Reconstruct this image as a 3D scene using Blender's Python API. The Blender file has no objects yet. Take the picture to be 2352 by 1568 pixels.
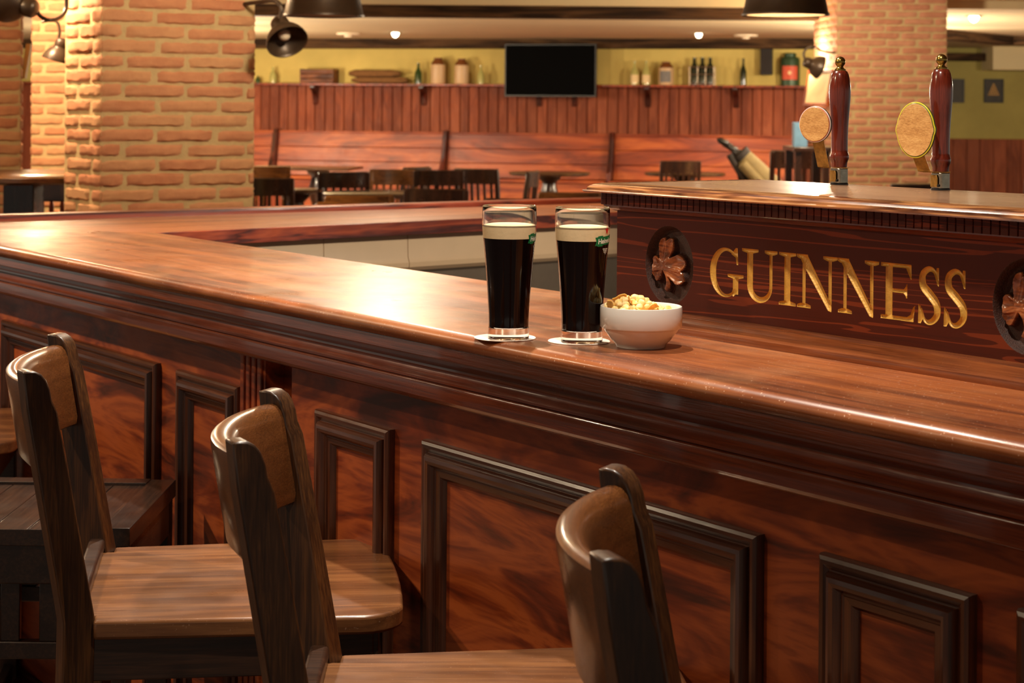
import bpy, bmesh, math, random
import numpy as np
from mathutils import Vector, Matrix
from math import sin, cos, pi, radians, sqrt, atan2
random.seed(7); np.random.seed(7)
SC = bpy.context.scene
COL = SC.collection
# ------------------------------------------------------------------ survey of the place (metres), from the photo's perspective
F, CX, V0, RO, H = 4200., 1176., 246., .008, 1.412
CR, SR = cos(RO), sin(RO)
TH = atan2(2966., 4200.)
SB, CB = sin(TH), cos(TH)
OY = 2.246                                  # where the counter's front edge crosses x = 0
def ray(u, v):
    x = (u-CX)/F; y = -(v-V0)/F
    return CR*x-SR*y, SR*x+CR*y
def onz(u, v, z):
    X, Z = ray(u, v); Y = (z-H)/Z; return Vector((X*Y, Y, z))
def onY(u, v, Y):
    X, Z = ray(u, v); return Vector((X*Y, Y, H+Z*Y))
def tobar(X, Y):
    y = Y-OY; return X*SB-y*CB, X*CB+y*SB
def onzb(u, v, z):
    q = onz(u, v, z); return tobar(q.x, q.y)
def onp(u, v, p):
    X, Z = ray(u, v); Y = (p+OY*SB)/(X*CB+SB)
    return tobar(X*Y, Y)[0], H+Z*Y
def barw(a, p, z=0.): return Vector((a*SB+p*CB, OY-a*CB+p*SB, z))
BROT = atan2(-CB, SB)                       # bar frame: x along the bar to the right, y into the bar
WA = radians(12.7); WY = 25.                # back wall: turned 12.7 degrees
WDX, WDY = cos(WA), -sin(WA)
def onwall(u, v, d=0.):                     # d metres in front of the back wall -> (x along wall, z)
    X, Z = ray(u, v)
    # point (X*Y, Y): normal coordinate = X*Y*sin + (Y-WY)*cos = -d
    Y = (WY*cos(WA)-d)/(X*sin(WA)+cos(WA))
    return X*Y*WDX+(Y-WY)*WDY, H+Z*Y
def wallw(x, d, z=0.): return Vector((x*WDX-d*sin(WA), WY+x*WDY-d*cos(WA), z))

# ------------------------------------------------------------------ mesh builder
class MB:
    def __init__(s): s.v = []; s.f = []; s.mi = []; s.t = []
    def add(s, vs, fs, mi=0, tint=.5):
        o = len(s.v); s.v += [tuple(v) for v in vs]
        for f in fs: s.f.append([i+o for i in f]); s.mi.append(mi); s.t.append(tint)
        return s
    def box(s, x0, x1, y0, y1, z0, z1, mi=0, tint=.5):
        return s.add([(x0,y0,z0),(x1,y0,z0),(x1,y1,z0),(x0,y1,z0),(x0,y0,z1),(x1,y0,z1),(x1,y1,z1),(x0,y1,z1)],
              [(0,3,2,1),(4,5,6,7),(0,1,5,4),(1,2,6,5),(2,3,7,6),(3,0,4,7)], mi, tint)
    def prism(s, poly, axis, c0, c1, mi=0):
        # poly: 2D points (counter-clockwise), extruded along axis 'x','y','z'
        def P(q, c):
            return {'x': (c, q[0], q[1]), 'y': (q[0], c, q[1]), 'z': (q[0], q[1], c)}[axis]
        n = len(poly); vs = [P(q, c0) for q in poly]+[P(q, c1) for q in poly]
        fs = [[i, (i+1) % n, n+(i+1) % n, n+i] for i in range(n)]+[list(range(n))[::-1], [n+i for i in range(n)]]
        return s.add(vs, fs, mi)
    def lathe(s, prof, n=32, c=(0,0,0), mi=0, M=None, cap=True):
        vs = []; fs = []
        for r, z in prof:
            for k in range(n):
                t = 2*pi*k/n; q = Vector((r*cos(t), r*sin(t), z))
                if M: q = M @ q
                vs.append((q.x+c[0], q.y+c[1], q.z+c[2]))
        m = len(prof)
        for j in range(m-1):
            for k in range(n):
                fs.append([j*n+k, j*n+(k+1) % n, (j+1)*n+(k+1) % n, (j+1)*n+k])
        if cap:
            if prof[0][0] > 1e-6: fs.append([k for k in range(n)][::-1])
            if prof[-1][0] > 1e-6: fs.append([(m-1)*n+k for k in range(n)])
        return s.add(vs, fs, mi)
    def tube(s, pts, r, n=10, mi=0, caps=True):
        pts = [Vector(p) for p in pts]; rs = r if isinstance(r, (list, tuple)) else [r]*len(pts)
        vs = []; fs = []; up = None
        for i, p in enumerate(pts):
            d = (pts[min(i+1, len(pts)-1)]-pts[max(i-1, 0)]).normalized()
            if up is None:
                up = Vector((0,0,1)) if abs(d.z) < .9 else Vector((1,0,0))
            x = d.cross(up).normalized(); y = x.cross(d).normalized(); up = y
            for k in range(n):
                t = 2*pi*k/n; vs.append(p+(x*cos(t)+y*sin(t))*rs[i])
        for i in range(len(pts)-1):
            for k in range(n):
                fs.append([i*n+k, i*n+(k+1) % n, (i+1)*n+(k+1) % n, (i+1)*n+k])
        if caps: fs += [[k for k in range(n)][::-1], [(len(pts)-1)*n+k for k in range(n)]]
        return s.add(vs, fs, mi)
    def loft(s, secs, closed=True, caps=True, mi=0):
        n = len(secs[0]); vs = [p for c in secs for p in c]; fs = []
        for i in range(len(secs)-1):
            for k in range(n if closed else n-1):
                fs.append([i*n+k, i*n+(k+1) % n, (i+1)*n+(k+1) % n, (i+1)*n+k])
        if caps: fs += [[k for k in range(n)][::-1], [(len(secs)-1)*n+k for k in range(n)]]
        return s.add(vs, fs, mi)
    def build(s, name, mats, parent=None, bevel=0., smooth=30, seg=2, fix=True):
        me = bpy.data.meshes.new(name); me.from_pydata(s.v, [], s.f)
        if not isinstance(mats, (list, tuple)): mats = [mats]
        for m in mats: me.materials.append(m)
        me.polygons.foreach_set('material_index', s.mi)
        if fix:
            bm = bmesh.new(); bm.from_mesh(me)
            bmesh.ops.recalc_face_normals(bm, faces=bm.faces[:]); bm.to_mesh(me); bm.free()
        if len(set(s.t)) > 1:
            at = me.attributes.new('tint', 'FLOAT', 'FACE'); at.data.foreach_set('value', s.t)
        if smooth:
            me.polygons.foreach_set('use_smooth', [True]*len(me.polygons))
            me.set_sharp_from_angle(angle=radians(smooth))
        o = bpy.data.objects.new(name, me); COL.objects.link(o)
        if parent: o.parent = parent
        if bevel:
            b = o.modifiers.new('bevel', 'BEVEL'); b.width = bevel; b.segments = seg; b.limit_method = 'ANGLE'; b.angle_limit = radians(35)
        return o
def tag(o, label=None, cat=None, group=None, kind=None):
    if label: o['label'] = label
    if cat: o['category'] = cat
    if group: o['group'] = group
    if kind: o['kind'] = kind
    return o
def thing(name, label, cat, loc=(0,0,0), rz=0., group=None):
    o = bpy.data.objects.new(name, None); COL.objects.link(o); o.empty_display_size = .1
    o.location = loc; o.rotation_euler = (0, 0, rz)
    return tag(o, label, cat, group)
def dup(root, loc, rz, label, group=None, scale=1.):
    r = root.copy(); COL.objects.link(r); r.location = loc; r.rotation_euler = (0, 0, rz); r['label'] = label
    r.scale = (scale,)*3
    if group: r['group'] = group
    for ch in list(root.children):
        c = ch.copy(); COL.objects.link(c); c.parent = r
        for g in ch.children:
            d = g.copy(); COL.objects.link(d); d.parent = c
    return r

# ------------------------------------------------------------------ materials
def srgb(r, g, b):
    f = lambda c: (c/255/12.92) if c/255 <= .04045 else ((c/255+.055)/1.055)**2.4
    return (f(r), f(g), f(b), 1.)
class NT:
    def __init__(s, name):
        s.m = bpy.data.materials.new(name); s.m.use_nodes = True; s.t = s.m.node_tree; s.t.nodes.clear()
        s.out = s.n('ShaderNodeOutputMaterial'); s.b = s.n('ShaderNodeBsdfPrincipled')
        s.l(s.b.outputs[0], s.out.inputs[0])
    def n(s, t, **k):
        q = s.t.nodes.new(t)
        for a, b in k.items(): setattr(q, a, b)
        return q
    def l(s, a, b): s.t.links.new(a, b)
    def set(s, **k):
        for a, b in k.items(): s.b.inputs[a.replace('_', ' ')].default_value = b
        return s
    def co(s, scale=(1,1,1), rot=(0,0,0), loc=(0,0,0)):
        c = s.n('ShaderNodeTexCoord'); m = s.n('ShaderNodeMapping')
        m.inputs['Scale'].default_value = scale; m.inputs['Rotation'].default_value = rot; m.inputs['Location'].default_value = loc
        s.l(c.outputs['Object'], m.inputs[0]); return m.outputs[0]
    def noise(s, vec, scale=1., detail=3., rough=.5, dist=0.):
        q = s.n('ShaderNodeTexNoise'); q.inputs['Scale'].default_value = scale; q.inputs['Detail'].default_value = detail
        q.inputs['Roughness'].default_value = rough; q.inputs['Distortion'].default_value = dist
        s.l(vec, q.inputs['Vector']); return q.outputs['Fac']
    def math(s, op, a, b=None, c=None):
        q = s.n('ShaderNodeMath', operation=op)
        for i, x in enumerate((a, b, c)):
            if x is None: continue
            if isinstance(x, (int, float)): q.inputs[i].default_value = x
            else: s.l(x, q.inputs[i])
        return q.outputs[0]
    def ramp(s, fac, stops, interp='LINEAR'):
        q = s.n('ShaderNodeValToRGB'); cr = q.color_ramp; cr.interpolation = interp
        while len(cr.elements) < len(stops): cr.elements.new(.5)
        for e, (p, c) in zip(cr.elements, stops):
            e.position = p; e.color = c if len(c) == 4 else (*c, 1)
        s.l(fac, q.inputs[0]); return q.outputs[0]
    def mix(s, fac, a, b, blend='MIX'):
        q = s.n('ShaderNodeMix', data_type='RGBA', blend_type=blend)
        for i, x in ((0, fac), (6, a), (7, b)):
            if isinstance(x, (int, float, tuple)): q.inputs[i].default_value = x
            else: s.l(x, q.inputs[i])
        return q.outputs[2]
    def col(s, x): s.l(x, s.b.inputs['Base Color']) if not isinstance(x, tuple) else s.set(Base_Color=x); return s
    def rough(s, x): s.l(x, s.b.inputs['Roughness']); return s
    def bump(s, h, strength=.3, dist=.001):
        q = s.n('ShaderNodeBump'); q.inputs['Strength'].default_value = strength; q.inputs['Distance'].default_value = dist
        s.l(h, q.inputs['Height']); s.l(q.outputs[0], s.b.inputs['Normal']); s.bmp = q; return s
def gray(v): return (v, v, v, 1)
def wood(name, dark, mid, light, ax='x', fig=9., stretch=8., fine=160., bands=6., dist=.6, rough=(.28, .5), coat=.25, bump=.15,
         knots=0., rot=(0,0,0), dust=0., wmix=.45, grain=.35, coatr=.12, spec=.5, tint=0., lo=.3, fst=28., line=0.):
    """varnished wood: contour bands of a stretched noise (figure) + fine fibres along one axis"""
    t = NT(name)
    i = 'xyz'.index(ax)
    sc = [fig]*3; sc[i] = fig/stretch
    fn = [fine]*3; fn[i] = fine/fst
    v1 = t.co(tuple(sc), rot); v2 = t.co(tuple(fn), rot)
    n1 = t.noise(v1, 1., 4., .55, dist)
    band = t.math('FRACT', t.math('MULTIPLY', n1, bands))
    # soft saw to triangular
    tri = t.math('ABSOLUTE', t.math('SUBTRACT', t.math('MULTIPLY', band, 2.), 1.))
    n2 = t.noise(v2, 1., 3., .65, .2)
    n3 = t.noise(v1, .35, 2., .5, .3)
    f = t.math('ADD', t.math('MULTIPLY', tri, wmix), t.math('ADD', t.math('MULTIPLY', n2, grain), t.math('MULTIPLY', n3, 1.-wmix-grain)))
    c = t.ramp(f, [(lo, dark), (.5, mid), (1-lo, light if not line else mid)])
    if line:
        c = t.mix(t.ramp(t.math('ADD', tri, t.math('MULTIPLY', n2, .25)), [(line, gray(0)), (line+.14, gray(.75))]), c, light)
    if tint:
        at = t.n('ShaderNodeAttribute', attribute_name='tint')
        c = t.mix(1., c, t.ramp(at.outputs['Fac'], [(0., gray(1-tint)), (1., gray(1+tint*.6))]), 'MULTIPLY')
    if dust:
        nd = t.noise(t.co((3,3,3)), 1.3, 5., .6, .5)
        c = t.mix(t.math('MULTIPLY', t.ramp(nd, [(.45, gray(0)), (.75, gray(1))]), dust), c, srgb(190, 138, 94))
        sp = t.noise(t.co((1,1,1)), 300., 2., .5, 0.)
        c = t.mix(t.math('MULTIPLY', t.ramp(sp, [(.67, gray(0)), (.73, gray(1))]), dust*1.6), c, srgb(232, 190, 160))
    t.col(c)
    nr = t.noise(t.co((5,5,5)), 2., 4., .6)
    t.rough(t.ramp(nr, [(.3, gray(rough[0])), (.7, gray(rough[1]))]))
    t.set(Coat_Weight=coat, Coat_Roughness=coatr, Specular_IOR_Level=spec)
    t.bump(n2, bump, .0006)
    return t.m
def plain(name, c, rough=.5, metal=0., var=.12, vs=6., bump=0., bs=60., coat=0., spec=.5, bd=.002):
    t = NT(name); n = t.noise(t.co(), vs, 5., .6)
    lo = tuple(x*(1-var) for x in c[:3])+(1,); hi = tuple(min(1., x*(1+var)) for x in c[:3])+(1,)
    t.col(t.ramp(n, [(.3, lo), (.7, hi)]))
    t.set(Roughness=rough, Metallic=metal, Coat_Weight=coat, Specular_IOR_Level=spec)
    if bump: t.bump(t.noise(t.co(), bs, 5., .6), bump, bd)
    return t.m
def emis(name, c, s):
    t = NT(name); t.set(Base_Color=(*c[:3], 1), Emission_Color=(*c[:3], 1), Emission_Strength=s); return t.m
def glassm(name, c=(1,1,1,1), rough=0., ior=1.5):
    t = NT(name); t.set(Base_Color=c, Roughness=rough, Transmission_Weight=1., IOR=ior); return t.m
M = {}
M['counter'] = wood('counter_wood', srgb(78,39,22), srgb(122,65,35), srgb(158,89,46), 'x', 10., 9., 150., 4., .6, (.26,.42), .2, .3, dust=.42, grain=.45, wmix=.3)
M['counter_far'] = wood('far_counter_wood', srgb(104,54,28), srgb(142,78,42), srgb(172,102,56), 'y', 6., 10., 120., 4., .4, (.34,.46), .1, .15, grain=.5, wmix=.25)
M['fascia'] = wood('fascia_wood', srgb(74,22,10), srgb(138,52,26), srgb(170,74,38), 'y', 10., 12., 110., 6., .8, (.3,.5), .2, .2)
M['mould'] = wood('moulding_wood', srgb(56,22,12), srgb(90,38,20), srgb(126,60,32), 'x', 7., 14., 200., 4., .4, (.16,.28), .8, .6, grain=.5, wmix=.2, coatr=.07)
M['panel'] = wood('panel_wood', srgb(66,23,8), srgb(116,46,17), srgb(158,76,32), 'x', 14., 4.5, 200., 2.2, 1.3, (.34,.5), .12, .08, rot=(0,.20,0), wmix=.5, grain=.22, lo=.28)
M['frame'] = wood('frame_wood', srgb(38,17,9), srgb(66,32,17), srgb(98,52,28), 'x', 9., 14., 220., 4., .4, (.26,.4), .4, .3, grain=.55, wmix=.15)
M['frame_v'] = wood('frame_wood_vertical', srgb(38,17,9), srgb(66,32,17), srgb(98,52,28), 'z', 9., 14., 220., 4., .4, (.26,.4), .4, .3, grain=.55, wmix=.15)
M['boxw'] = wood('tap_box_wood', srgb(50,17,9), srgb(72,25,12), srgb(124,52,24), 'x', 11., 15., 260., 13., .7, (.36,.5), .04, .06, wmix=.1, grain=.4, lo=.3, spec=.22, line=.97)
M['nosing'] = wood('nosing_wood', srgb(80,42,24), srgb(138,86,50), srgb(172,118,72), 'x', 22., 9., 260., 6., .8, (.16,.28), .6, .12, wmix=.5, grain=.3)
M['boxtop'] = wood('tap_box_top_wood', srgb(104,76,56), srgb(130,96,72), srgb(150,116,88), 'x', 5., 10., 200., 4., .4, (.24,.36), .3, .12, grain=.6, wmix=.15)
M['carve'] = wood('carved_wood', srgb(104,54,28), srgb(146,80,42), srgb(178,106,58), 'x', 30., 3., 300., 5., .6, (.22,.34), .5, .1)
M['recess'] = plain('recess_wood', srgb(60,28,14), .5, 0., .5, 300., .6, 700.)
M['gold'] = plain('gold_paint', srgb(208,158,66), .4, .15, .14, 120., .5, 420., .2, bd=.001)
M['basem'] = wood('base_moulding_wood', srgb(84,40,20), srgb(136,74,38), srgb(176,108,58), 'x', 12., 14., 240., 3., .5, (.2,.3), .7, .12, wmix=.25, grain=.5)
M['handle'] = wood('handle_wood', srgb(62,18,10), srgb(98,32,18), srgb(124,46,26), 'z', 40., 10., 600., 4., .4, (.2,.3), .6, .06, grain=.5, wmix=.2)
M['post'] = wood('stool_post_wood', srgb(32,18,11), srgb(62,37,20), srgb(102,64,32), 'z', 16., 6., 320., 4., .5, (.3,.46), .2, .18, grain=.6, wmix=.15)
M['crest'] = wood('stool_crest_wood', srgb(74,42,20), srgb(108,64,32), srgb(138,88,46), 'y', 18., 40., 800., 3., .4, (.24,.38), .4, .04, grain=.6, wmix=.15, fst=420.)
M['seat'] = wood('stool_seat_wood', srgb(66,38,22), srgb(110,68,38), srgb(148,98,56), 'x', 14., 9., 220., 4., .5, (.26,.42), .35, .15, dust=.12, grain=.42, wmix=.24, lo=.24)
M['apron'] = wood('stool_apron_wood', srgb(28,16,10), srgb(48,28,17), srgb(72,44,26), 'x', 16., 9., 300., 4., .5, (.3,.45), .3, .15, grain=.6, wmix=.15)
M['black'] = wood('black_stool_wood', srgb(26,16,12), srgb(42,26,18), srgb(66,42,28), 'y', 14., 9., 260., 4., .5, (.26,.4), .35, .15, grain=.6, wmix=.15)
M['chair'] = wood('chair_wood', srgb(30,16,11), srgb(50,28,18), srgb(74,44,28), 'z', 8., 6., 120., 4., .5, (.24,.36), .4, .05, grain=.5, wmix=.2)
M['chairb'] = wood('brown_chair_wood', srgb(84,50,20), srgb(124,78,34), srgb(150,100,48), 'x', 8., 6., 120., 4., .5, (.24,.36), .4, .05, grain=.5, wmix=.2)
M['table'] = wood('table_wood', srgb(52,32,18), srgb(82,52,28), srgb(104,70,40), 'x', 5., 8., 120., 4., .5, (.18,.28), .4, .05, grain=.5, wmix=.2)
M['bench'] = wood('bench_wood', srgb(112,42,16), srgb(150,64,26), srgb(182,92,40), 'x', 2.6, 5., 60., 3.5, 1.1, (.36,.48), .12, .05, wmix=.35, grain=.3)
M['bench_dark'] = wood('bench_end_wood', srgb(40,14,8), srgb(66,22,12), srgb(96,36,20), 'z', 5., 6., 60., 3., .5, (.26,.4), .4, .05)
M['dado'] = wood('dado_wood', srgb(110,52,32), srgb(140,72,45), srgb(160,88,58), 'z', 7., 6., 60., 3., .7, (.55,.7), 0., .05, wmix=.22, grain=.3, tint=.2, spec=.25)
M['beam'] = wood('beam_wood', srgb(44,30,19), srgb(66,46,29), srgb(90,64,40), 'x', 8., 12., 60., 4., .6, (.6,.8), 0., .3, spec=.12)
M['crate'] = wood('crate_wood', srgb(70,34,14), srgb(104,54,22), srgb(132,74,32), 'x', 9., 8., 80., 4., .6, (.5,.7), 0., .2)
M['oak'] = wood('oak_badge', srgb(166,112,56), srgb(204,150,86), srgb(226,180,114), 'x', 70., 40., 900., 3., .3, (.4,.5), .1, .1, rot=(0,.18,0), grain=.6, wmix=.12, fst=60., lo=.33)
def brickm(name, lo, mid, hi):
    t = NT(name); at = t.n('ShaderNodeAttribute', attribute_name='tint')
    c = t.ramp(at.outputs['Fac'], [(0., lo), (.5, mid), (1., hi)])
    n = t.noise(t.co(), 14., 6., .65); n2 = t.noise(t.co(), 90., 4., .6)
    c = t.mix(.35, c, t.ramp(n, [(.3, tuple(x*.7 for x in mid[:3])+(1,)), (.7, tuple(min(1,x*1.2) for x in hi[:3])+(1,))]))
    t.col(c); t.set(Roughness=.85, Specular_IOR_Level=.2)
    t.bump(t.math('ADD', n2, n), .35, .003); return t.m
M['brick'] = brickm('brick', srgb(188,118,86), srgb(198,136,100), srgb(204,156,112))
M['brick_far'] = brickm('brick_far', srgb(184,120,92), srgb(194,134,104), srgb(204,150,118))
M['mortar'] = plain('mortar', srgb(196,170,124), .9, 0., .12, 20., .5, 120., 0., .2, bd=.003)
M['ceil'] = plain('ceiling_plaster', srgb(226,208,164), .9, 0., .04, 1.5, .05, 30.)
M['wallp'] = plain('yellow_plaster', srgb(210,186,104), .9, 0., .12, 1.6, .05, 20.)
M['wallg'] = plain('green_plaster', srgb(170,156,88), .9, 0., .12, 1.6, .05, 20.)
M['tile'] = plain('cream_tile', srgb(218,186,146), .35, 0., .04, 8.)
M['steel'] = plain('brushed_steel', srgb(150,132,112), .35, .8, .08, 20.)
M['floor'] = wood('floor_wood', srgb(58,34,22), srgb(92,56,34), srgb(118,76,48), 'x', 4., 8., 60., 4., .5, (.3,.5), .2, .1)
M['white'] = plain('white_porcelain', srgb(236,232,224), .12, 0., .01, 5., 0., 60., .4)
M['paper'] = plain('beer_mat_board', srgb(232,214,196), .8, 0., .03, 50.)
def thin_glass(name):
    t = NT(name); t.t.nodes.remove(t.b)
    tr = t.n('ShaderNodeBsdfTransparent'); tr.inputs[0].default_value = (.95,.95,.93,1); gl = t.n('ShaderNodeBsdfGlossy'); gl.inputs['Roughness'].default_value = .02
    fr = t.n('ShaderNodeLayerWeight'); mx = t.n('ShaderNodeMixShader')
    t.l(t.math('MULTIPLY_ADD', t.math('POWER', fr.outputs['Facing'], 3.), .8, .035), mx.inputs[0]); t.l(tr.outputs[0], mx.inputs[1]); t.l(gl.outputs[0], mx.inputs[2]); t.l(mx.outputs[0], t.out.inputs[0]); return t.m
M['glass'] = thin_glass('clear_glass')
M['stout'] = NT('stout').set(Base_Color=srgb(16,6,5), Roughness=.08, Specular_IOR_Level=.4).m
M['foam'] = plain('stout_foam', srgb(226,200,156), .7, 0., .05, 60., .15, 300.)
M['brass'] = plain('aged_brass', srgb(168,140,72), .26, 1., .22, 60.)
M['brassd'] = plain('tarnished_brass', srgb(168,124,60), .34, .7, .45, 120.)
M['chrome'] = plain('worn_chrome', srgb(172,164,148), .22, 1., .25, 160.)
M['blackp'] = plain('black_plastic', srgb(18,16,16), .4, 0., .1)
M['lampm'] = plain('dark_bronze_lamp', srgb(70,54,40), .38, .3, .12, 20.)
M['lampin'] = plain('lamp_inside', srgb(120,96,66), .4, .5, .1)
M['lampw'] = plain('white_enamel', srgb(238,220,190), .4, 0., .02)
M['bulb'] = emis('warm_bulb', (1., .72, .4), 14.)
M['spot'] = emis('downlight_lens', (1., .86, .58), 9.)
M['gglass'] = plain('green_bottle_glass', srgb(40,66,26), .12, 0., .1, 5., 0., 60., .5)
M['dglass'] = plain('dark_bottle_glass', srgb(22,34,18), .12, 0., .1, 5., 0., 60., .5)
M['cglass'] = plain('pale_bottle_glass', srgb(176,170,100), .12, 0., .1, 5., 0., 60., .5)
M['stone'] = plain('cream_stoneware', srgb(206,172,128), .4, 0., .06)
M['stoneb'] = plain('brown_stoneware', srgb(116,66,28), .4, 0., .1)
M['burlap'] = plain('burlap', srgb(120,82,42), .9, 0., .25, 30., .6, 200.)
M['tin'] = plain('green_tin', srgb(44,68,40), .4, .2, .2, 12.)
M['red'] = plain('red_label', srgb(204,78,44), .5, 0., .06)
M['cream'] = plain('cream_label', srgb(232,204,150), .6, 0., .06)
M['blue'] = plain('blue_card', srgb(116,158,190), .5, 0., .1, 20.)
M['greycard'] = plain('grey_label', srgb(120,116,112), .6, 0., .15, 30.)
M['canvas'] = plain('tan_canvas', srgb(116,100,62), .8, 0., .15, 12.)
M['dkfab'] = plain('dark_fabric', srgb(34,26,22), .8, 0., .15)
M['picture'] = plain('picture_print', srgb(46,38,26), .5, 0., .5, 9.)
M['mirror'] = plain('mirror_glass', srgb(220,210,190), .05, 1., .01)
M['lgreen'] = plain('decal_green', srgb(18,112,62), .4, 0., .03)
M['lwhite'] = plain('decal_white', srgb(240,236,226), .4, 0., .02)
M['lred'] = plain('decal_red', srgb(214,44,44), .4, 0., .02)
M['rimw'] = plain('white_badge_rim', srgb(226,208,196), .3, 0., .05)
M['rimr'] = plain('red_badge_rim', srgb(176,40,36), .3, 0., .05)
M['rimy'] = plain('yellow_badge_rim', srgb(226,206,60), .3, 0., .05)
M['rimg'] = plain('green_badge_rim', srgb(52,96,40), .3, 0., .05)
def snack(name, lo, mid, hi):
    t = NT(name); n = t.noise(t.co(), 160., 5., .65)
    oi = t.n('ShaderNodeObjectInfo')
    c = t.ramp(n, [(.3, lo), (.52, mid), (.75, hi)])
    c = t.mix(t.math('MULTIPLY', oi.outputs['Random'], .45), c, hi)
    t.col(c); t.set(Roughness=.6, Subsurface_Weight=.15, Subsurface_Radius=(.004,.002,.001), Subsurface_Scale=1.)
    t.bump(n, .5, .001); return t.m
M['gfoot'] = glassm('foot_glass', (1,1,1,1), 0., 1.45)
M['snack'] = snack('toasted_corn', srgb(236,180,84), srgb(246,212,134), srgb(250,232,186))
M['crisp'] = snack('crisp_flake', srgb(220,140,40), srgb(238,176,78), srgb(246,208,138))
# ================================================================== the bar: panelled front, worktops
BAR = barw(0, 0, 0)
bar = thing('panelled_bar', 'long mahogany bar front with six moulded panel frames under the worktop', 'bar', BAR, BROT)
PP = .06                                     # plane of the panelling
A0, A1 = -2.5, 1.7
def profile_run(mb, prof, a0, a1):
    """(p,z) profile swept along the bar; a0 may be a function of p (mitre)"""
    f = a0 if callable(a0) else (lambda p: a0)
    return mb.loft([[(f(p), p, z) for p, z in prof], [(a1, p, z) for p, z in prof]])
mb = MB(); mb.box(A0-.1, -.815, PP, PP+.03, .1, 1.03); mb.box(-.815, -.735, PP-.012, PP+.03, .1, 1.022)
mb.box(-.735, -.67, PP+.022, PP+.03, .1, 1.03); mb.box(-.67, A1, PP, PP+.03, .1, 1.03)
mb.build('wainscot_panel', M['panel'], bar, bevel=.001)
mb = MB()
for k in range(4): mb.box(-.812+k*.0195, -.800+k*.0195, PP-.017, PP-.011, .12, 1.02)
mb.build('pilaster_fluting', M['panel'], bar, bevel=.002)
MB().box(A0-.1, A1, PP+.03, PP+.05, 0, .11).build('kickboard', M['frame'], bar)
def arc(cx, cz, r, a0, a1, n, rz=None):
    return [(cx+r*cos(radians(a0+(a1-a0)*i/n)), cz+(rz or r)*sin(radians(a0+(a1-a0)*i/n))) for i in range(n+1)]
# cornice under the worktop: flat board, cove, fascia with a rounded foot
prof = [(.09, 1.097), (.012, 1.097), (.011, 1.0815), (.0125, 1.080), (.0165, 1.0797)]
prof += [(.038-.004*0+.0*i, 0) for i in range(0)]
prof += [(.0185+.0125*sin(pi*min(1, t*1.15)), 1.0785-.031*t) for t in [i/10 for i in range(11)]]
prof += [(.0205, 1.0462)]+arc(.0195, 1.0425, .0035, 80, 180, 6)+[(.0160, 1.0255)] + arc(.0225, 1.0245, .006, 180, 270, 4) + [(.052, 1.0185), (.056, 1.012), (.09, 1.012)]
profile_run(MB(), prof, A0, A1).build('cornice_moulding', M['mould'], bar, smooth=25)
# panel frames: picture-frame mouldings with mitred corners
FP = [(0., 0.), (0., .007), (.0015, .0105), (.005, .0128), (.009, .0126), (.0125, .0105), (.0142, .0088), (.0155, .0088), (.0165, .0145), (.0195, .0185), (.024, .0198), (.0285, .0185), (.032, .0145), (.0335, .0112), (.0355, .0112), (.037, .0098), (.0445, .0082), (.048, .005), (.050, 0.)]
def frame(x0, x1, z0, z1):
    root = None
    mbs = []
    def side(pts_a, pts_b):                  # mitred stick between two corners
        return MB().loft([pts_a, pts_b])
    c = lambda X, Z, sx, sz: [(X+sx*w, PP-h, Z+sz*w) for w, h in FP]
    tl, tr, br, bl = c(x0, z1, 1, -1), c(x1, z1, -1, -1), c(x1, z0, -1, 1), c(x0, z0, 1, 1)
    n = len(FP); m = MB(); m.v = tl+tr+br+bl
    for i in range(4):
        for k in range(n-1):
            m.f.append([i*n+k, i*n+k+1, (i+1) % 4*n+k+1, (i+1) % 4*n+k]); m.mi.append(i % 2); m.t.append(.5)
    m.build('panel_frame', [M['frame'], M['frame_v']], bar, smooth=28)
zt = .9565
for x0, x1 in ((-1.928, -1.150), (-1.067, -.833), (-.579, -.365), (-.2795, .391), (.482, .682), (.735, 1.45)):
    frame(x0, x1, .20, zt)
frame(-2.45, -2.01, .20, zt)
# main worktop with bullnose
WD = .447
top = thing('bar_worktop', 'long glossy worn mahogany worktop with rounded front edge under the pints', 'countertop', BAR, BROT)
prof = [(WD, 1.0975), (.0105, 1.0975), (.0085, 1.0985)] + arc(.015, 1.1095, .015, 200, 92, 9, .0107) + [(.019, 1.12), (WD-.003, 1.12), (WD, 1.117)]
ms = lambda p: -2.5+p*.46/WD
profile_run(MB(), prof, ms, A1).build('worktop_board', M['counter'], top, smooth=40)
# far leg of the bar
far = thing('far_bar_worktop', 'lighter orange worktop of the far bar leg with a raised rim', 'countertop', BAR, BROT)
ino = lambda p: -2.04-.108*(p-WD)
poly = [(-2.66, 0), (-2.5, 0), (-2.042, WD), (ino(3.3), 3.3), (-2.66, 3.3)]
MB().prism(poly, 'z', 1.0975, 1.1195).build('worktop_board', M['counter_far'], far, bevel=.002)
m = MB(); m.box(-2.675, -2.60, -.012, 3.3, 1.085, 1.1335)
m.build('raised_rim', M['fascia'], far, bevel=.005, seg=3)
m = MB(); m.loft([[(ino(p)+.0025, p, 1.0845), (ino(p)-.026, p, 1.0845), (ino(p)-.026, p, 1.096), (ino(p)+.0002, p, 1.096), (ino(p)+.0002, p, 1.1188), (ino(p)+.0025, p, 1.1188)] for p in (WD+.002, 3.3)])
m.build('edge_fascia', M['fascia'], far, bevel=.003)
fb = thing('far_bar_cabinet', 'cream panelled back of the far bar leg above a grey steel base', 'cabinet', BAR, BROT)
m = MB()
k = 0
p = WD-.3
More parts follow.
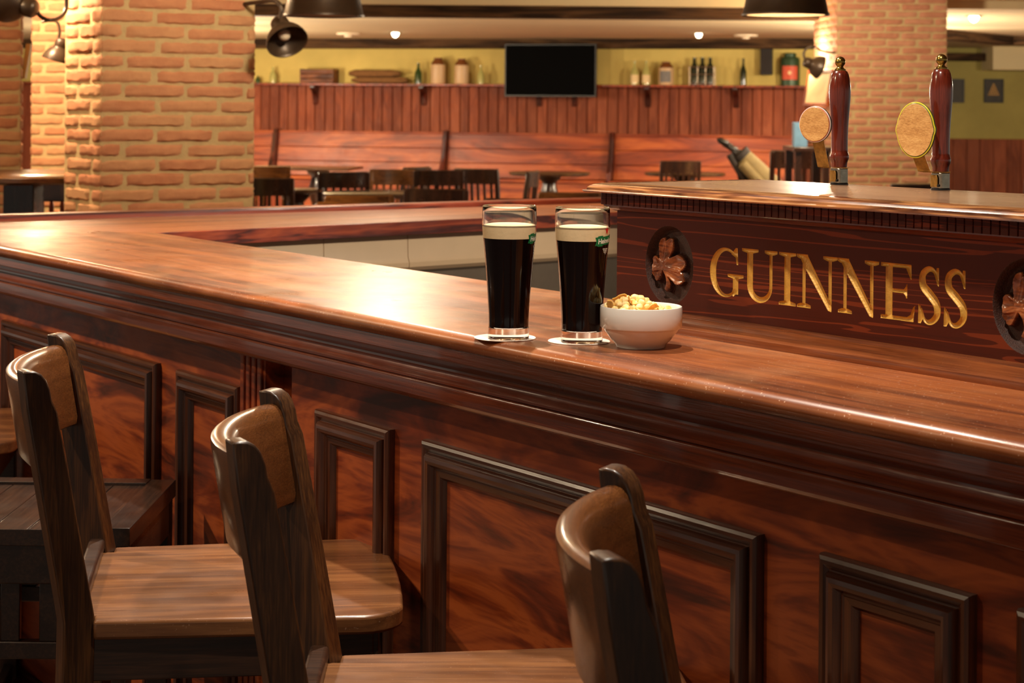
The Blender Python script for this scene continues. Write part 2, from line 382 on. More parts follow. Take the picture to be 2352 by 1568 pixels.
while p < 3.2:
    q = p+.262
    m.loft([[(ino(x)-.03, x, 1.085), (ino(x)-.08, x, 1.085), (ino(x)-.08, x, .99), (ino(x)-.032, x, .99), (ino(x)-.021, x, 1.0), (ino(x)-.020, x, 1.012), (ino(x)-.027, x, 1.026)] for x in (p, q-.002)])
    p = q
m.build('tile_panel', M['tile'], fb, smooth=25)
m = MB(); m.loft([[(ino(x)-.05, x, .989), (ino(x)-.4, x, .989), (ino(x)-.4, x, .05), (ino(x)-.05, x, .05)] for x in (.15, 3.2)])
m.build('steel_base', M['steel'], fb)
MB().box(-2.66, -2.50, .03, 3.25, 0, 1.09).build('outer_panel', M['panel'], fb)

# ================================================================== beer tap box with carved front
PB = .27
ZB = 1.12
box = thing('beer_tap_box', 'dark carved mahogany beer tap box with gold lettering on the worktop', 'tap box', barw(0, 0, ZB), BROT)
BX0, BX1 = -.130, .677
z0, z1 = .0, .158
hs = .00075
xs = np.arange(BX0, BX1+hs/2, hs); zs = np.arange(.012, z1+hs/2, hs)
GX, GZ = np.meshgrid(xs, zs)
depth = np.zeros_like(GX)
region = np.zeros(GX.shape, int)
state = np.zeros(GX.shape, int)
def poly_sd(P, X, Z):
    """signed distance, positive inside"""
    P = np.asarray(P, float); n = len(P); d = np.full(X.shape, 1e9); ins = np.zeros(X.shape, bool)
    for i in range(n):
        ax, az = P[i]; bx, bz = P[(i+1) % n]; ex, ez = bx-ax, bz-az; L = ex*ex+ez*ez+1e-18
        t = np.clip(((X-ax)*ex+(Z-az)*ez)/L, 0, 1)
        d = np.minimum(d, np.hypot(X-ax-t*ex, Z-az-t*ez))
        cnd = ((az > Z) != (bz > Z))
        xi = ax+(Z-az)/(bz-az if abs(bz-az) > 1e-12 else 1e-12)*ex
        ins ^= cnd & (X < xi)
    return np.where(ins, d, -d)
def ribbon(pts, ws):
    pts = np.asarray(pts, float); n = len(pts); ws = np.asarray(ws, float)
    t = np.gradient(pts, axis=0); t /= np.linalg.norm(t, axis=1)[:, None]+1e-12
    nn = np.stack([-t[:, 1], t[:, 0]], 1)
    L = pts+nn*ws[:, None]/2; R = pts-nn*ws[:, None]/2
    return np.concatenate([L, R[::-1]])
def spl(pts, n=40):
    """Catmull-Rom through points"""
    P = [np.array(p, float) for p in pts]; P = [2*P[0]-P[1]]+P+[2*P[-1]-P[-2]]; o = []
    m = len(P)-3; k = max(2, n//m)
    for i in range(m):
        for j in range(k):
            t = j/k; a, b, c, d = P[i:i+4]
            o.append(.5*((2*b)+(c-a)*t+(2*a-5*b+4*c-d)*t*t+(-a+3*b-3*c+d)*t**3))
    o.append(P[-2]); return np.array(o)
TK, TN = .145, .06
def bar_(x0, z0, x1, z1, w0, w1=None):
    return ribbon([(x0, z0), (x1, z1)], [w0, w1 or w0])
def serif(x, z, w, up):                      # flat slab with little brackets
    s = 1 if up else -1
    return [(x-w/2, z), (x+w/2, z), (x+w/2-.004, z-s*.055), (x+.075, z-s*.085), (x-.075, z-s*.085), (x-w/2+.004, z-s*.055)]
def letter(ch, W):
    """polygons in units of cap height; W = width / cap height"""
    if ch == 'I':
        c = W/2; return [bar_(c, 0, c, 1, TK+.02), serif(c, 1, W, True), serif(c, 0, W, False)]
    if ch == 'U':
        l = W*.22; r = W*.84
        pts = [(l, .97), (l, .42)]+[(l+(r-l)/2-(r-l)/2*cos(pi*i/14), .30-.265*sin(pi*i/14)) for i in range(15)]+[(r, .42), (r, .97)]
        ws = [TK+.02, TK+.02]+[TK+.02-(TK-TN)*(i/14)**.8 for i in range(15)]+[TN+.02]*2
        return [ribbon(pts, ws), serif(l, 1, W*.5, True), serif(r, 1, W*.38, True)]
    if ch == 'N':
        l = W*.17; r = W*.84
        return [bar_(l, 0, l, 1, TN+.02), bar_(r, .0, r, 1, TN+.02),
                [(W*.02, 1), (W*.25, 1), (r+.04, .10), (r+.035, -.02), (r-.05, .0), (l-.02, .80)],
                serif(W*.12, 1, W*.30, True), serif(r, 1, W*.36, True), serif(l, 0, W*.36, False)]
    if ch == 'E':
        l = W*.26; R = W
        return [bar_(l, 0, l, 1, TK+.02), bar_(W*.02, .965, R*.9, .965, .07), bar_(l, .52, R*.78, .52, .065), bar_(W*.02, .035, R*.97, .04, .07),
                [(R*.70, 1), (R*.9, 1), (R*.91, .72), (R*.87, .76)], [(R*.78, .36), (R*.79, .68), (R*.74, .60), (R*.64, .52), (R*.74, .44)],
                [(R*.62, 0), (R*.96, 0), (R*1.02, .30), (R*.96, .26), (R*.88, .12)]]
    if ch == 'G':
        cx, cz, rx, rz = W*.50, .49, W*.42, .455
        n = 34; ang = [radians(52+(322-52)*i/n) for i in range(n+1)]
        pts = [(cx+rx*cos(a), cz+rz*sin(a)) for a in ang]
        ws = [TN+(TK+.035-TN)*max(0, -cos(a))**1.2 if cos(a) < 0 else TN for a in ang]
        s = W*.80
        return [ribbon(pts, ws), [(W*.86, .99), (W*.80, .99), (W*.66, .86), (W*.80, .80), (W*.83, .66), (W*.88, .66)],
                bar_(s, .08, s, .44, TK+.01), serif(s, .47, W*.50, True), [(s-.07, .2), (s+.06, .2), (s+.03, .1), (cx+rx*.55, .03), (cx+rx*.4, .08)]]
    if ch == 'S':
        P = spl([(W*.84, .76), (W*.70, .925), (W*.46, .955), (W*.22, .85), (W*.24, .66), (W*.52, .52), (W*.80, .36), (W*.82, .17), (W*.58, .045), (W*.32, .06), (W*.14, .26)], 60)
        n = len(P); ws = [TN*.9+(TK+.03-TN)*sin(pi*i/(n-1))**1.6 for i in range(n)]
        return [ribbon(P, ws), [(W*.90, .99), (W*.80, .99), (W*.76, .90), (W*.82, .70), (W*.90, .66)], [(W*.02, .0), (W*.14, .0), (W*.24, .09), (W*.14, .30), (W*.04, .34)]]
LET = [('G', 1632, 1704), ('U', 1706, 1783), ('I', 1789, 1828), ('N', 1832, 1921), ('N', 1926, 2017), ('E', 2022, 2101), ('S', 2108, 2162), ('S', 2167, 2223)]
CAPZ, CAPH = 1.1725-ZB, .0645
for i, (ch, u0, u1) in enumerate(LET):
    xa, xb = onp(u0, 640, PB)[0], onp(u1, 680, PB)[0]
    W = (xb-xa)/CAPH
    ci = np.where((xs > xa-.006) & (xs < xb+.006))[0]; sl = slice(ci[0], ci[-1]+1)
    X = (GX[:, sl]-xa)/CAPH; Z = (GZ[:, sl]-CAPZ)/CAPH
    sd = np.full(X.shape, -1e9)
    for P in letter(ch, W): sd = np.maximum(sd, poly_sd(P, X, Z))
    sd *= CAPH
    # move grid vertices that lie close to the outline onto it, so the cut edge is crisp
    gz, gx = np.gradient(sd, hs)
    near = np.abs(sd) < .62*hs
    g2 = np.clip(gx**2+gz**2, .3, 4)
    GX[:, sl] -= np.where(near, sd*gx/g2, 0); GZ[:, sl] -= np.where(near, sd*gz/g2, 0)
    d = np.where(near, 0, np.clip(sd, 0, None))
    depth[:, sl] = np.maximum(depth[:, sl], np.where(d > 0, np.minimum(.0014+d*.62, .0052), 0))
    state[:, sl] = np.where(near, 1, np.where(sd > 0, 2, state[:, sl]))
    region[:, sl] = np.where(near | (sd > 0), i+1, region[:, sl])
# carved ovals with clovers
def zpt(x, y):
    a, z = onp(1460+x/7.127, 500+y/7.127, PB); return np.array((a, z-ZB))
OC = zpt(547, 775); ORX, ORZ = .0485, .0515
LOBES = [((400, 800), (418, 330), 150), ((415, 800), (545, 350), 165), ((430, 775), (760, 740), 210), ((440, 840), (730, 1030), 190), ((410, 790), (225, 720), 190), ((400, 810), (255, 980), 165)]
blur_zones = []
def clover(dx, reg):
    ex, ez = (GX-OC[0]-dx)/ORX, (GZ-OC[1])/ORZ
    e = np.hypot(ex, ez); ino_ = e < 1
    dd = np.where(ino_, np.clip((1-e)*.05*3, 0, .013), 0)
    hh = np.full(GX.shape, -1.); reg_ = region
    for (b, t, w) in LOBES:
        B, T = zpt(*b), zpt(*t); B = B+[dx, 0]; T = T+[dx, 0]
        ax = T-B; L = np.hypot(*ax); ax /= L
        rx, rz = GX-B[0], GZ-B[1]
        s = (rx*ax[0]+rz*ax[1])/L; q = -rx*ax[1]+rz*ax[0]
        wid = w/7.127/2*.00068                # half width in metres
        prof = np.where(s < .68, .36+.64*np.clip(s/.68, 0, 1)**.8, np.sqrt(np.clip(1-((s-.68)/.34)**2, 0, 1)))
        hw = np.clip(prof, 0, 1)*wid*1.22
        k = np.where(hw > 1e-5, np.abs(q)/np.maximum(hw, 1e-5), 9)
        inside = (k < 1) & (s > -.06) & (s < 1.05)
        val = np.where(inside, .0116-.0046*(1-k**2)*np.clip(.25+1.2*s, 0, 1), -1)
        hh = np.maximum(hh, val)
    S = spl([zpt(420, 830), zpt(470, 950), zpt(490, 1080), zpt(455, 1200)], 24)+[dx, 0]
    sd = poly_sd(ribbon(S, np.linspace(.0045, .009, len(S))), GX, GZ)
    hh = np.maximum(hh, np.where(sd > 0, .0085+np.minimum(sd, .002), -1))
    m = (hh > 0) & ino_
    out = np.where(m, .0125-hh, dd)
    depth[ino_] = out[ino_]
    region[m] = reg
    blur_zones.append(e < .97)
    region[ino_ & ~m] = reg+10
clover(0., 20)
clover(.5895, 21)
for zone in blur_zones:                      # tool-softened carving
    for _ in range(3):
        d = depth.copy()
        d[1:-1, 1:-1] = (depth[:-2, 1:-1]+depth[2:, 1:-1]+depth[1:-1, :-2]+depth[1:-1, 2:]+2*depth[1:-1, 1:-1])/6
        depth = np.where(zone, d, depth)
def grid_faces():
    nz, nx = GX.shape; idx = np.arange(nz*nx).reshape(nz, nx)
    q = np.stack([idx[:-1, :-1], idx[:-1, 1:], idx[1:, 1:], idx[1:, :-1]], -1).reshape(-1, 4)
    rv = region.reshape(-1); sv = state.reshape(-1); fr = rv[q].max(1); S = sv[q]
    let = (fr >= 1) & (fr <= 8)
    out, inn = (S == 0).any(1), (S == 2).any(1)
    fr = np.where(let & ~inn, 0, fr)          # only touching the outline from outside
    mixed = let & out & inn
    F_ = [q[~mixed]]; R_ = [fr[~mixed]]
    qm, Sm, lm = q[mixed], S[mixed], fr[mixed]
    for i in range(len(qm)):
        c, s_ = qm[i], Sm[i]
        d = 0 if (s_[0] == 1 and s_[2] == 1) else (1 if (s_[1] == 1 and s_[3] == 1) else None)
        if d is None: F_.append(c[None]); R_.append([lm[i] if (s_ == 2).sum() >= 2 else 0]); continue
        for k in (1, 3):
            a_, b_, e_ = c[d], c[(d+k) % 4], c[(d+2) % 4]
            tri = [a_, b_, e_, a_] if k == 1 else [a_, e_, b_, a_]
            F_.append(np.array([tri])); R_.append([lm[i] if s_[(d+k) % 4] == 2 else 0])
    return np.concatenate(F_), np.concatenate(R_)
FQ, FR = grid_faces()
def grid_part(mask_fn, name, mat, parent, smooth=40):
    nz, nx = GX.shape
    R = region
    sel = mask_fn(FR)
    q = FQ[sel]
    dv = depth.reshape(-1)
    used = np.unique(q); rem = np.zeros(nz*nx, int); rem[used] = np.arange(len(used))
    vs = np.stack([GX.reshape(-1)[used], PB+dv[used], GZ.reshape(-1)[used]], 1)
    me = bpy.data.meshes.new(name); me.from_pydata(vs.tolist(), [], [list(dict.fromkeys(f)) for f in rem[q].tolist()])
    me.materials.append(mat)
    me.polygons.foreach_set('use_smooth', [True]*len(me.polygons)); me.set_sharp_from_angle(angle=radians(smooth))
    o = bpy.data.objects.new(name, me); COL.objects.link(o); o.parent = parent
    return o
# give a vertex to a letter only when it lies in it; recess floor = 30
front = grid_part(lambda r: (r == 0), 'front_panel', M['boxw'], box)
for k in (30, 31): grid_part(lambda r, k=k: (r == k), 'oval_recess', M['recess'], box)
for i in range(8):
    o = grid_part(lambda r, i=i: (r == i+1), 'gold_letter', M['gold'], box); o['label'] = 'gold carved letter '+LET[i][0]
for k in (20, 21):
    grid_part(lambda r, k=k: (r == k), 'clover_carving', M['carve'], box)
# body behind the panel
m = MB(); PBK = .52
m.box(BX0, BX0+.02, PB+.0005, PBK, 0, z1); m.box(BX1-.02, BX1, PB+.0005, PBK, 0, z1); m.box(BX0+.02, BX1-.02, PBK-.02, PBK, 0, z1)
m.box(BX0, BX1, PB+.0001, PB+.004, 0, .013)
m.build('cabinet_side', M['boxw'], box)
m = MB()
def ring(m, prof, x0, x1, pf, pb, mi=0):
    """moulding run along the front and both ends: prof = (outward, z)"""
    secs = [[(x0-w, pb, z) for w, z in prof], [(x0-w, pf-w, z) for w, z in prof], [(x1+w, pf-w, z) for w, z in prof], [(x1+w, pb, z) for w, z in prof]]
    return m.loft(secs, mi=mi)
# base moulding
bp = [(0, 0), (.026, 0), (.027, .004), (.026, .0085), (.0235, .0095), (.019, .0105), (.012, .014), (.0085, .0195), (.0075, .0205), (.005, .0205), (.0045, .0235), (0, .0245)]
ring(MB(), bp, BX0, BX1, PB, PBK).build('base_moulding', M['basem'], box, smooth=30)
# cove strip, dentils, nosing, top board
cp = [(0, .1515), (.002, .1515), (.006, .1535), (.012, .1575), (.0135, .158), (.0135, .1595), (0, .1595)]
ring(MB(), cp, BX0, BX1, PB, PBK).build('cove_strip', M['mould'], box, smooth=30)
m = MB(); m.box(BX0-.012, BX1+.012, PB-.012, PBK, .1595, .1765)
x = BX0-.016; sp = .0121
while x < BX1+.012:
    m.box(x+.0006, x+sp-.0010, PB-.0165, PB-.011, .1597, .1763); x += sp
p = PB-.0165
while p < PBK-sp:
    m.box(BX0-.0165, BX0-.011, p+.0006, p+sp-.001, .1597, .1763); m.box(BX1+.011, BX1+.0165, p+.0006, p+sp-.001, .1597, .1763); p += sp
m.build('dentil_moulding', M['boxw'], box, bevel=.0006)
npf = [(0, .1765), (.024, .1765), (.029, .1768), (.0305, .1785), (.030, .1798), (.026, .1805)]+[(.004+.0225*cos(radians(t)), .1806+.0092*sin(radians(t))) for t in (15, 32, 50, 70, 90)]+[(0, .1898)]
ring(MB(), npf, BX0-.004, BX1+.004, PB-.004, PBK+.02).build('nosing', M['nosing'], box, smooth=30)
MB().box(BX0-.003, BX1+.003, PB-.003, PBK+.022, .1766, .1892).build('top_board', M['boxtop'], box, bevel=.0008)

# ================================================================== beer taps
def ring_poly(n, rx, rz, f=None):
    return [((rx if f is None else rx*f(2*pi*k/n))*cos(2*pi*k/n), rz*sin(2*pi*k/n)) for k in range(n)]
def make_tap(a, p, label, oval):
    L = barw(a, p, ZB+.1892)
    t = thing('beer_tap', label, 'beer tap', L, BROT, 'beer taps on the carved box')
    s = .0001437
    z = lambda y: (1405-y)*s
    # body: turned brass foot plate and squared chrome block
    MB().lathe([(.0125, 0), (.0125, .0016), (.0112, .0022)], 32).build('base_washer', M['blackp'], t, smooth=40)
    m = MB(); r = .0093
    sq = [(r*(abs(cos(q))**.35)*(1 if cos(q) > 0 else -1), r*(abs(sin(q))**.35)*(1 if sin(q) > 0 else -1)) for q in [2*pi*k/28 for k in range(28)]]
    m.prism(sq, 'z', .0020, z(1250)); m.build('tap_block', M['chrome'], t, bevel=.0008)
    m = MB(); m.prism([(-.0068, .004), (.0050, .004), (.0050, .0155), (.0030, .0195), (-.0068, .0195)], 'y', -.0118, -.0106)
    m.build('block_inset', M['brassd'], t, bevel=.0004)
    MB().lathe([(0, 0), (.0017, 0), (.0017, .0012), (0, .0014)], 12, M=Matrix.Translation((.006, -.0107, .006)) @ Matrix.Rotation(pi/2, 4, 'X')).build('grub_screw', M['blackp'], t)
    prof = [(72, 1238), (74, 1215), (76, 1195), (80, 1180), (88, 1160), (91, 1140), (89, 1118), (82, 1100), (79, 1075), (79, 1040), (79, 960), (82, 860), (88, 760), (96, 660), (102, 580), (103.5, 520), (101, 460), (94, 400), (83, 355), (70, 325), (58, 315)]
    MB().lathe([(r_*s, z(y)) for r_, y in prof], 40).build('handle', M['handle'], t, smooth=50)
    prof = [(0, 318), (54, 316), (56, 308), (54, 300), (42, 296), (34, 288), (29, 280), (32, 272)]+[(50.5*sin(radians(q)), 230-50.5*cos(radians(q))) for q in range(140, -1, -10)]
    MB().lathe([(max(r_, 0)*s, z(y)) for r_, y in prof], 32).build('finial', M['brass'], t, smooth=50)
    # bent strap carrying the badge
    R = Matrix.Rotation(radians(16), 4, 'Z')
    def X(q): return R @ Vector(q)
    w = .0079
    bz = z(830) if not oval else z(865)
    bot = bz-(.0215 if not oval else .034)
    path = [(.010, .0), (-.0112, .0), (-.0195, .0)]
    pth = [Vector((-.011, 0, z(1243)+.0002)), Vector((-.013, -.0, z(1243)+.0002))]
    # in local frame the strap leaves to the left-front and climbs to the badge
    W2L = lambda X, Y, Z: Vector((X*SB-Y*CB, X*CB+Y*SB, Z))
    P = [W2L(.0125, .0, z(1243)), W2L(-.0105, -.0025, z(1243)), W2L(-.0180, -.007, z(1242)), W2L(-.0235, -.0105, z(1236)), W2L(-.0325, -.0130, bot+.003), W2L(-.0345, -.0135, bot+.018)]
    wd = W2L(.98, -.19, 0)
    secs = []
    for i, q in enumerate(P):
        d = (P[min(i+1, len(P)-1)]-P[max(i-1, 0)]).normalized(); ww = wd.normalized()
        if i < 2: ww = W2L(.15, .99, 0).normalized()
        elif i == 2: ww = W2L(.8, .6, 0).normalized()
        nn = d.cross(ww).normalized()*.0005
        secs.append([q+ww*w-nn, q+ww*w+nn, q-ww*w+nn, q-ww*w-nn])
    MB().loft(secs).build('strap', M['brassd'], t, smooth=20)
    # badge
    q = P[-1]; C = q+W2L(-.0015, -.0035, 0); C.z = bz
    BM = Matrix.Translation(C) @ Matrix.Rotation(radians(15), 4, 'Z')
    if oval:
        f = lambda th: 1+.05*math.exp(-((abs(cos(th))-1)/.012)**2)
        rx, rz = .0268, .0362
    else: f = None; rx, rz = .0246, .0248
    def disc(y0, y1, k, name, mat, par):
        pl = ring_poly(72, rx*k, rz*k, f)
        m = MB(); n = len(pl)
        m.loft([[BM @ Vector((a_, y_, b_)) for a_, b_ in pl] for y_ in (y0, y1)])
        return m.build(name, mat, par, bevel=.0004, smooth=40)
    bd = disc(.002, -.0006, 1., 'badge', M['rimg'] if oval else M['blackp'], t)
    disc(-.0004, -.0022, 1., 'outer_rim', M['rimy'] if oval else M['rimw'], bd)
    disc(-.0020, -.0030, .955, 'inner_rim', M['rimg'] if oval else M['rimr'], bd)
    disc(-.0028, -.0036, .935, 'badge_face', M['oak'] if True else 0, bd)
    return t
a1, p1 = onzb(1949, 423, ZB+.1892); a2, p2 = onzb(2217, 434.5, ZB+.1892)
make_tap(a1, min(p1, PBK+.005), 'red wooden beer tap handle with a round wood-faced badge', False)
make_tap(a2, min(p2, PBK+.005), 'red wooden beer tap handle with a yellow-rimmed oval badge', True)
print('taps', a1, p1, a2, p2)

# ================================================================== pints, mats, bowl
GP = [(0, .0005), (.0245, 0), (.0258, .0008), (.0260, .003), (.0256, .0135), (.0254, .018), (.0256, .030), (.0268, .050), (.0285, .075), (.0305, .100), (.0323, .118), (.0336, .130), (.0343, .140), (.0344, .147), (.0341, .160), (.0338, .1668)]
def rad_at(z):
    for (r0, h0), (r1, h1) in zip(GP[1:], GP[2:]):
        if h0 <= z <= h1: return r0+(r1-r0)*(z-h0)/max(h1-h0, 1e-9)
    return GP[-1][0]
def curved_text(body, size, ox, off):
    cu = bpy.data.curves.new('lettering', 'FONT'); cu.body = body; cu.size = size; cu.offset = off; cu.extrude = 0; cu.resolution_u = 4
    o = bpy.data.objects.new('lettering', cu); COL.objects.link(o)
    dg = bpy.context.evaluated_depsgraph_get(); me = bpy.data.meshes.new_from_object(o.evaluated_get(dg))
    bpy.data.objects.remove(o); bpy.data.curves.remove(cu)
    return me
def wrap(me, phi0, zc, lift, slope=0., sx=1.):
    """bend a flat decal (x right, y up) round the glass; phi0 = angle of x=0, measured to the right of the view"""
    bm = bmesh.new(); bm.from_mesh(me)
    for _ in range(3):
        es = [e for e in bm.edges if abs(e.verts[0].co.x-e.verts[1].co.x) > .0025]
        if es: bmesh.ops.subdivide_edges(bm, edges=es, cuts=1)
    bmesh.ops.triangulate(bm, faces=bm.faces[:])
    for v in bm.verts:
        x, y = v.co.x*sx, v.co.y; z = zc+y+slope*x; r = rad_at(z)+lift; th = phi0+x/.0335
        v.co = (r*sin(th), -r*cos(th), z)
    bm.to_mesh(me); bm.free(); return me
def flat(polys):
    me = bpy.data.meshes.new('decal'); vs = []; fs = []
    for P in polys:
        o = len(vs); vs += [(x, y, 0) for x, y in P]; fs.append(list(range(o, o+len(P))))
    me.from_pydata(vs, [], fs); return me
def make_pint(u, v, label, phi):
    L = onz(u, v, ZB+.0012)
    rz = -atan2(L.x, L.y)
    t = thing('pint_glass', label, 'glass of beer', L, rz, 'pints of stout')
    th = .0021
    up = [(r, z) for r, z in GP if z > .1415]
    zz = .1415
    ring_ = [(rad_at(zz), zz)]+up+[(.0334, .1674), (.0328, .1674), (.0321, .1668)]+[(r-th, z) for r, z in up[::-1]][1:]+[(rad_at(zz)-th, zz)]
    MB().lathe(ring_, 64, cap=False).build('glass_rim', M['gfoot'], t, smooth=50)
    foot = [r for r in GP if r[1] < .0140]+[(rad_at(.0142), .0142), (.0235, .0152), (.020, .0140), (0, .0136)]
    MB().lathe(foot, 64, cap=False).build('glass_foot', M['gfoot'], t, smooth=50)
    e = .00025
    bz = .1265
    st = [(0, .0138), (.020, .0142), (.0236, .0154), (rad_at(.0155)-.0003, .0155)]+[(rad_at(z)-.0002, z) for z in np.linspace(.0165, bz, 16)]+[(0, bz)]
    MB().lathe(st, 64, cap=False).build('stout', M['stout'], t, smooth=50)
    fz = .1428
    fm = [(0, bz+e)]+[(rad_at(z)-.0002, z) for z in np.linspace(bz+e, fz, 5)]+[(rad_at(fz)-th-.002, fz+.0010)]
    for i in range(1, 8): fm.append((.0285*(1-i/8), fz+.0006+.0012*sin(i*1.7)*(1 if i < 7 else .3)))
    fm.append((0, fz+.0012))
    MB().lathe(fm, 64, cap=False).build('foam_head', M['foam'], t, smooth=60)
    # printed emblem: red star, green ribbon with white letters, white hop
    zc = .1265
    rb = [(0, -.0052), (.042, -.0052), (.042, .0052), (0, .0052), (.0018, 0)]
    g = flat([[(0, -.0052), (.0015, -.0010), (.0015, .0012), (0, .0052), (.021, .0052), (.021, -.0052)], [(.021, -.0052), (.021, .0052), (.042, .0052), (.0405, .001), (.0405, -.001), (.042, -.0052)],
              [(.003, .0052), (.012, .0052), (.012, .0066), (.0045, .0064)], [(.003, -.0052), (.0045, -.0064), (.012, -.0066), (.012, -.0052)]])
    def link(me, name, mat):
        me.materials.append(mat); o = bpy.data.objects.new(name, me); COL.objects.link(o); o.parent = t; return o
    link(wrap(g, phi, zc, .00012, .06), 'emblem_ribbon', M['lgreen'])
    tx = curved_text('Heineken', .0088, 0, .00022)
    for v in tx.vertices: v.co.x = v.co.x*.92+.0042; v.co.y = v.co.y-.0031
    link(wrap(tx, phi, zc, .0003, .06), 'emblem_lettering', M['lwhite'])
    star = [((.0046 if k % 2 == 0 else .0018)*sin(2*pi*k/10)+.0195, (.0046 if k % 2 == 0 else .0018)*1.25*cos(2*pi*k/10)+.0135) for k in range(10)]
    link(wrap(flat([star]), phi, zc, .0002), 'emblem_star', M['lred'])
    hp = []
    for i in range(9):
        for (w, yy) in ((.0042, -.0095), (.003, -.0118), (.0015, -.014)):
            pass
    for row, (nn, yy) in enumerate(((5, -.0092), (4, -.0112), (3, -.0132), (1, -.0150))):
        for i in range(nn):
            xx = .0195+(i-(nn-1)/2)*.0026
            hp.append([(xx-.0009, yy), (xx, yy-.0013), (xx+.0009, yy), (xx+.0004, yy+.0006), (xx-.0004, yy+.0006)])
    link(wrap(flat(hp), phi, zc, .0002), 'emblem_hop', M['lwhite'])
    return t
def make_mat(u, v, label):
    L = onz(u, v, ZB)
    o = MB().lathe([(0, .0001), (.0385, .0001), (.0390, .0006), (.0385, .0012), (0, .0012)], 64, cap=False).build('beer_mat', M['paper'], None, smooth=40)
    o.location = L; tag(o, label, 'beer mat', 'round white beer mats')
make_mat(1160, 776, 'white round beer mat under the left pint')
make_mat(1330, 784, 'white round beer mat under the right pint beside the bowl')
make_pint(1168, 777, 'pint of black stout standing left, farther from the snack bowl', radians(45))
make_pint(1336, 785, 'pint of black stout standing right, next to the snack bowl', radians(28))
BL = onz(1472, 796, ZB)
bowl = thing('snack_bowl', 'white porcelain bowl heaped with corn snacks on the worktop', 'bowl', BL)
pr = [(0, .0022), (.026, .0022), (.0275, .0002), (.0300, .0003), (.0305, .0025), (.0322, .0050), (.0372, .0100), (.0415, .0160), (.0450, .0205), (.0459, .0226), (.0469, .0234), (.0493, .0240), (.0502, .0252), (.0505, .0400), (.0504, .0478), (.0498, .0500), (.0488, .0503), (.0478, .0492), (.0472, .0440), (.0450, .0280), (.0400, .0150), (.032, .0075), (.018, .0042), (0, .0040)]
MB().lathe(pr, 72, cap=False).build('bowl_body', M['white'], bowl, smooth=45)
# snacks: individual puffed corns and crisp flakes
def blob(r, seed):
    rnd = random.Random(seed); bm = bmesh.new(); bmesh.ops.create_icosphere(bm, subdivisions=3, radius=r)
    ph = [(Vector((rnd.uniform(-1,1), rnd.uniform(-1,1), rnd.uniform(-1,1))).normalized(), rnd.uniform(.05,.2), rnd.uniform(2,4)) for _ in range(7)]
    for v in bm.verts:
        n = v.co.normalized(); k = 1
        for d, a, f in ph: k += a*.24*sin(f*n.dot(d)*2+f)
        v.co = n*r*k
    me = bpy.data.meshes.new('corn_snack'); bm.to_mesh(me); bm.free()
    me.polygons.foreach_set('use_smooth', [True]*len(me.polygons)); me.materials.append(M['snack']); return me
def flake(seed):
    rnd = random.Random(seed); n = 9; vs = []; fs = []
    ph = [rnd.uniform(0, 6) for _ in range(4)]
    for side in (0, 1):
        for j in range(n):
            for i in range(n):
                x, y = (i/(n-1)-.5), (j/(n-1)-.5)
                R_ = 1-.25*abs(sin(2.5*atan2(y, x)+ph[0])); x *= R_*.017; y *= R_*.0115
                z = .0035*sin(x*260+ph[1])+.002*sin(y*330+ph[2])+side*.0012
                vs.append((x, y, z))
    N = n*n
    for j in range(n-1):
        for i in range(n-1):
            a = j*n+i; fs += [[a, a+1, a+n+1, a+n], [N+a, N+a+n, N+a+n+1, N+a+1]]
    e = [i for i in range(n)]+[j*n+n-1 for j in range(1, n)]+[(n-1)*n+i for i in range(n-2, -1, -1)]+[j*n for j in range(n-2, 0, -1)]
    for k in range(len(e)): a, b = e[k], e[(k+1) % len(e)]; fs.append([a, N+a, N+b, b])
    m = MB(); m.v = vs; m.f = fs; m.mi = [0]*len(fs); m.t = [.5]*len(fs)
    o = m.build('crisp_flake', M['crisp'], smooth=70); me = o.data; bpy.data.objects.remove(o); return me
blobs = [blob(random.uniform(.0044, .0056), s) for s in range(6)]; flakes = [flake(40+s) for s in range(3)]
def heap(x, y):
    r = sqrt(x*x+y*y); return .0445+.0150*math.exp(-((x+.010)**2+(y-.004)**2)/.0009)-.004*max(0, x/.045)-.002*(r/.045)**2
rnd = random.Random(5); placed = []
def putsnack(me, name, q, label, cat, grp, tilt=1.):
    o = bpy.data.objects.new(name, me); COL.objects.link(o)
    o.location = BL+Vector(q); o.rotation_euler = (rnd.uniform(-tilt, tilt), rnd.uniform(-tilt, tilt), rnd.uniform(0, 6.28))
    s = rnd.uniform(.85, 1.2); o.scale = (s, s, s*rnd.uniform(.9, 1.05)); tag(o, label, cat, grp)
fl = [(-.038, -.010, .8), (-.026, .012, 1.), (-.002, -.030, .5), (.010, -.026, .6), (.020, -.016, .7), (-.012, -.012, .6), (.034, .0, .3), (-.006, .020, .8)]
for x, y, tl in fl:
    z = heap(x, y)+.002; placed.append((x, y, z))
    putsnack(flakes[rnd.randrange(3)], 'crisp_flake', (x, y, z), 'thin curled orange crisp flake among the puffed corns in the bowl', 'crisp', 'crisp flakes in the bowl', tl)
tries = 0; nb = 0
while nb < 88 and tries < 9000:
    tries += 1
    r = .0415*sqrt(rnd.random()); a = rnd.uniform(0, 2*pi); x, y = r*cos(a), r*sin(a); lay = rnd.random()
    z = heap(x, y)-(0 if lay < .7 else .006)
    if all((x-b[0])**2+(y-b[1])**2+(z-b[2])**2 > .0080**2 for b in placed):
        placed.append((x, y, z)); nb += 1
        putsnack(blobs[rnd.randrange(6)], 'corn_snack', (x, y, z), 'puffed pale yellow corn kernel heaped in the white bowl', 'corn snack', 'puffed corn kernels in the bowl', 3.)
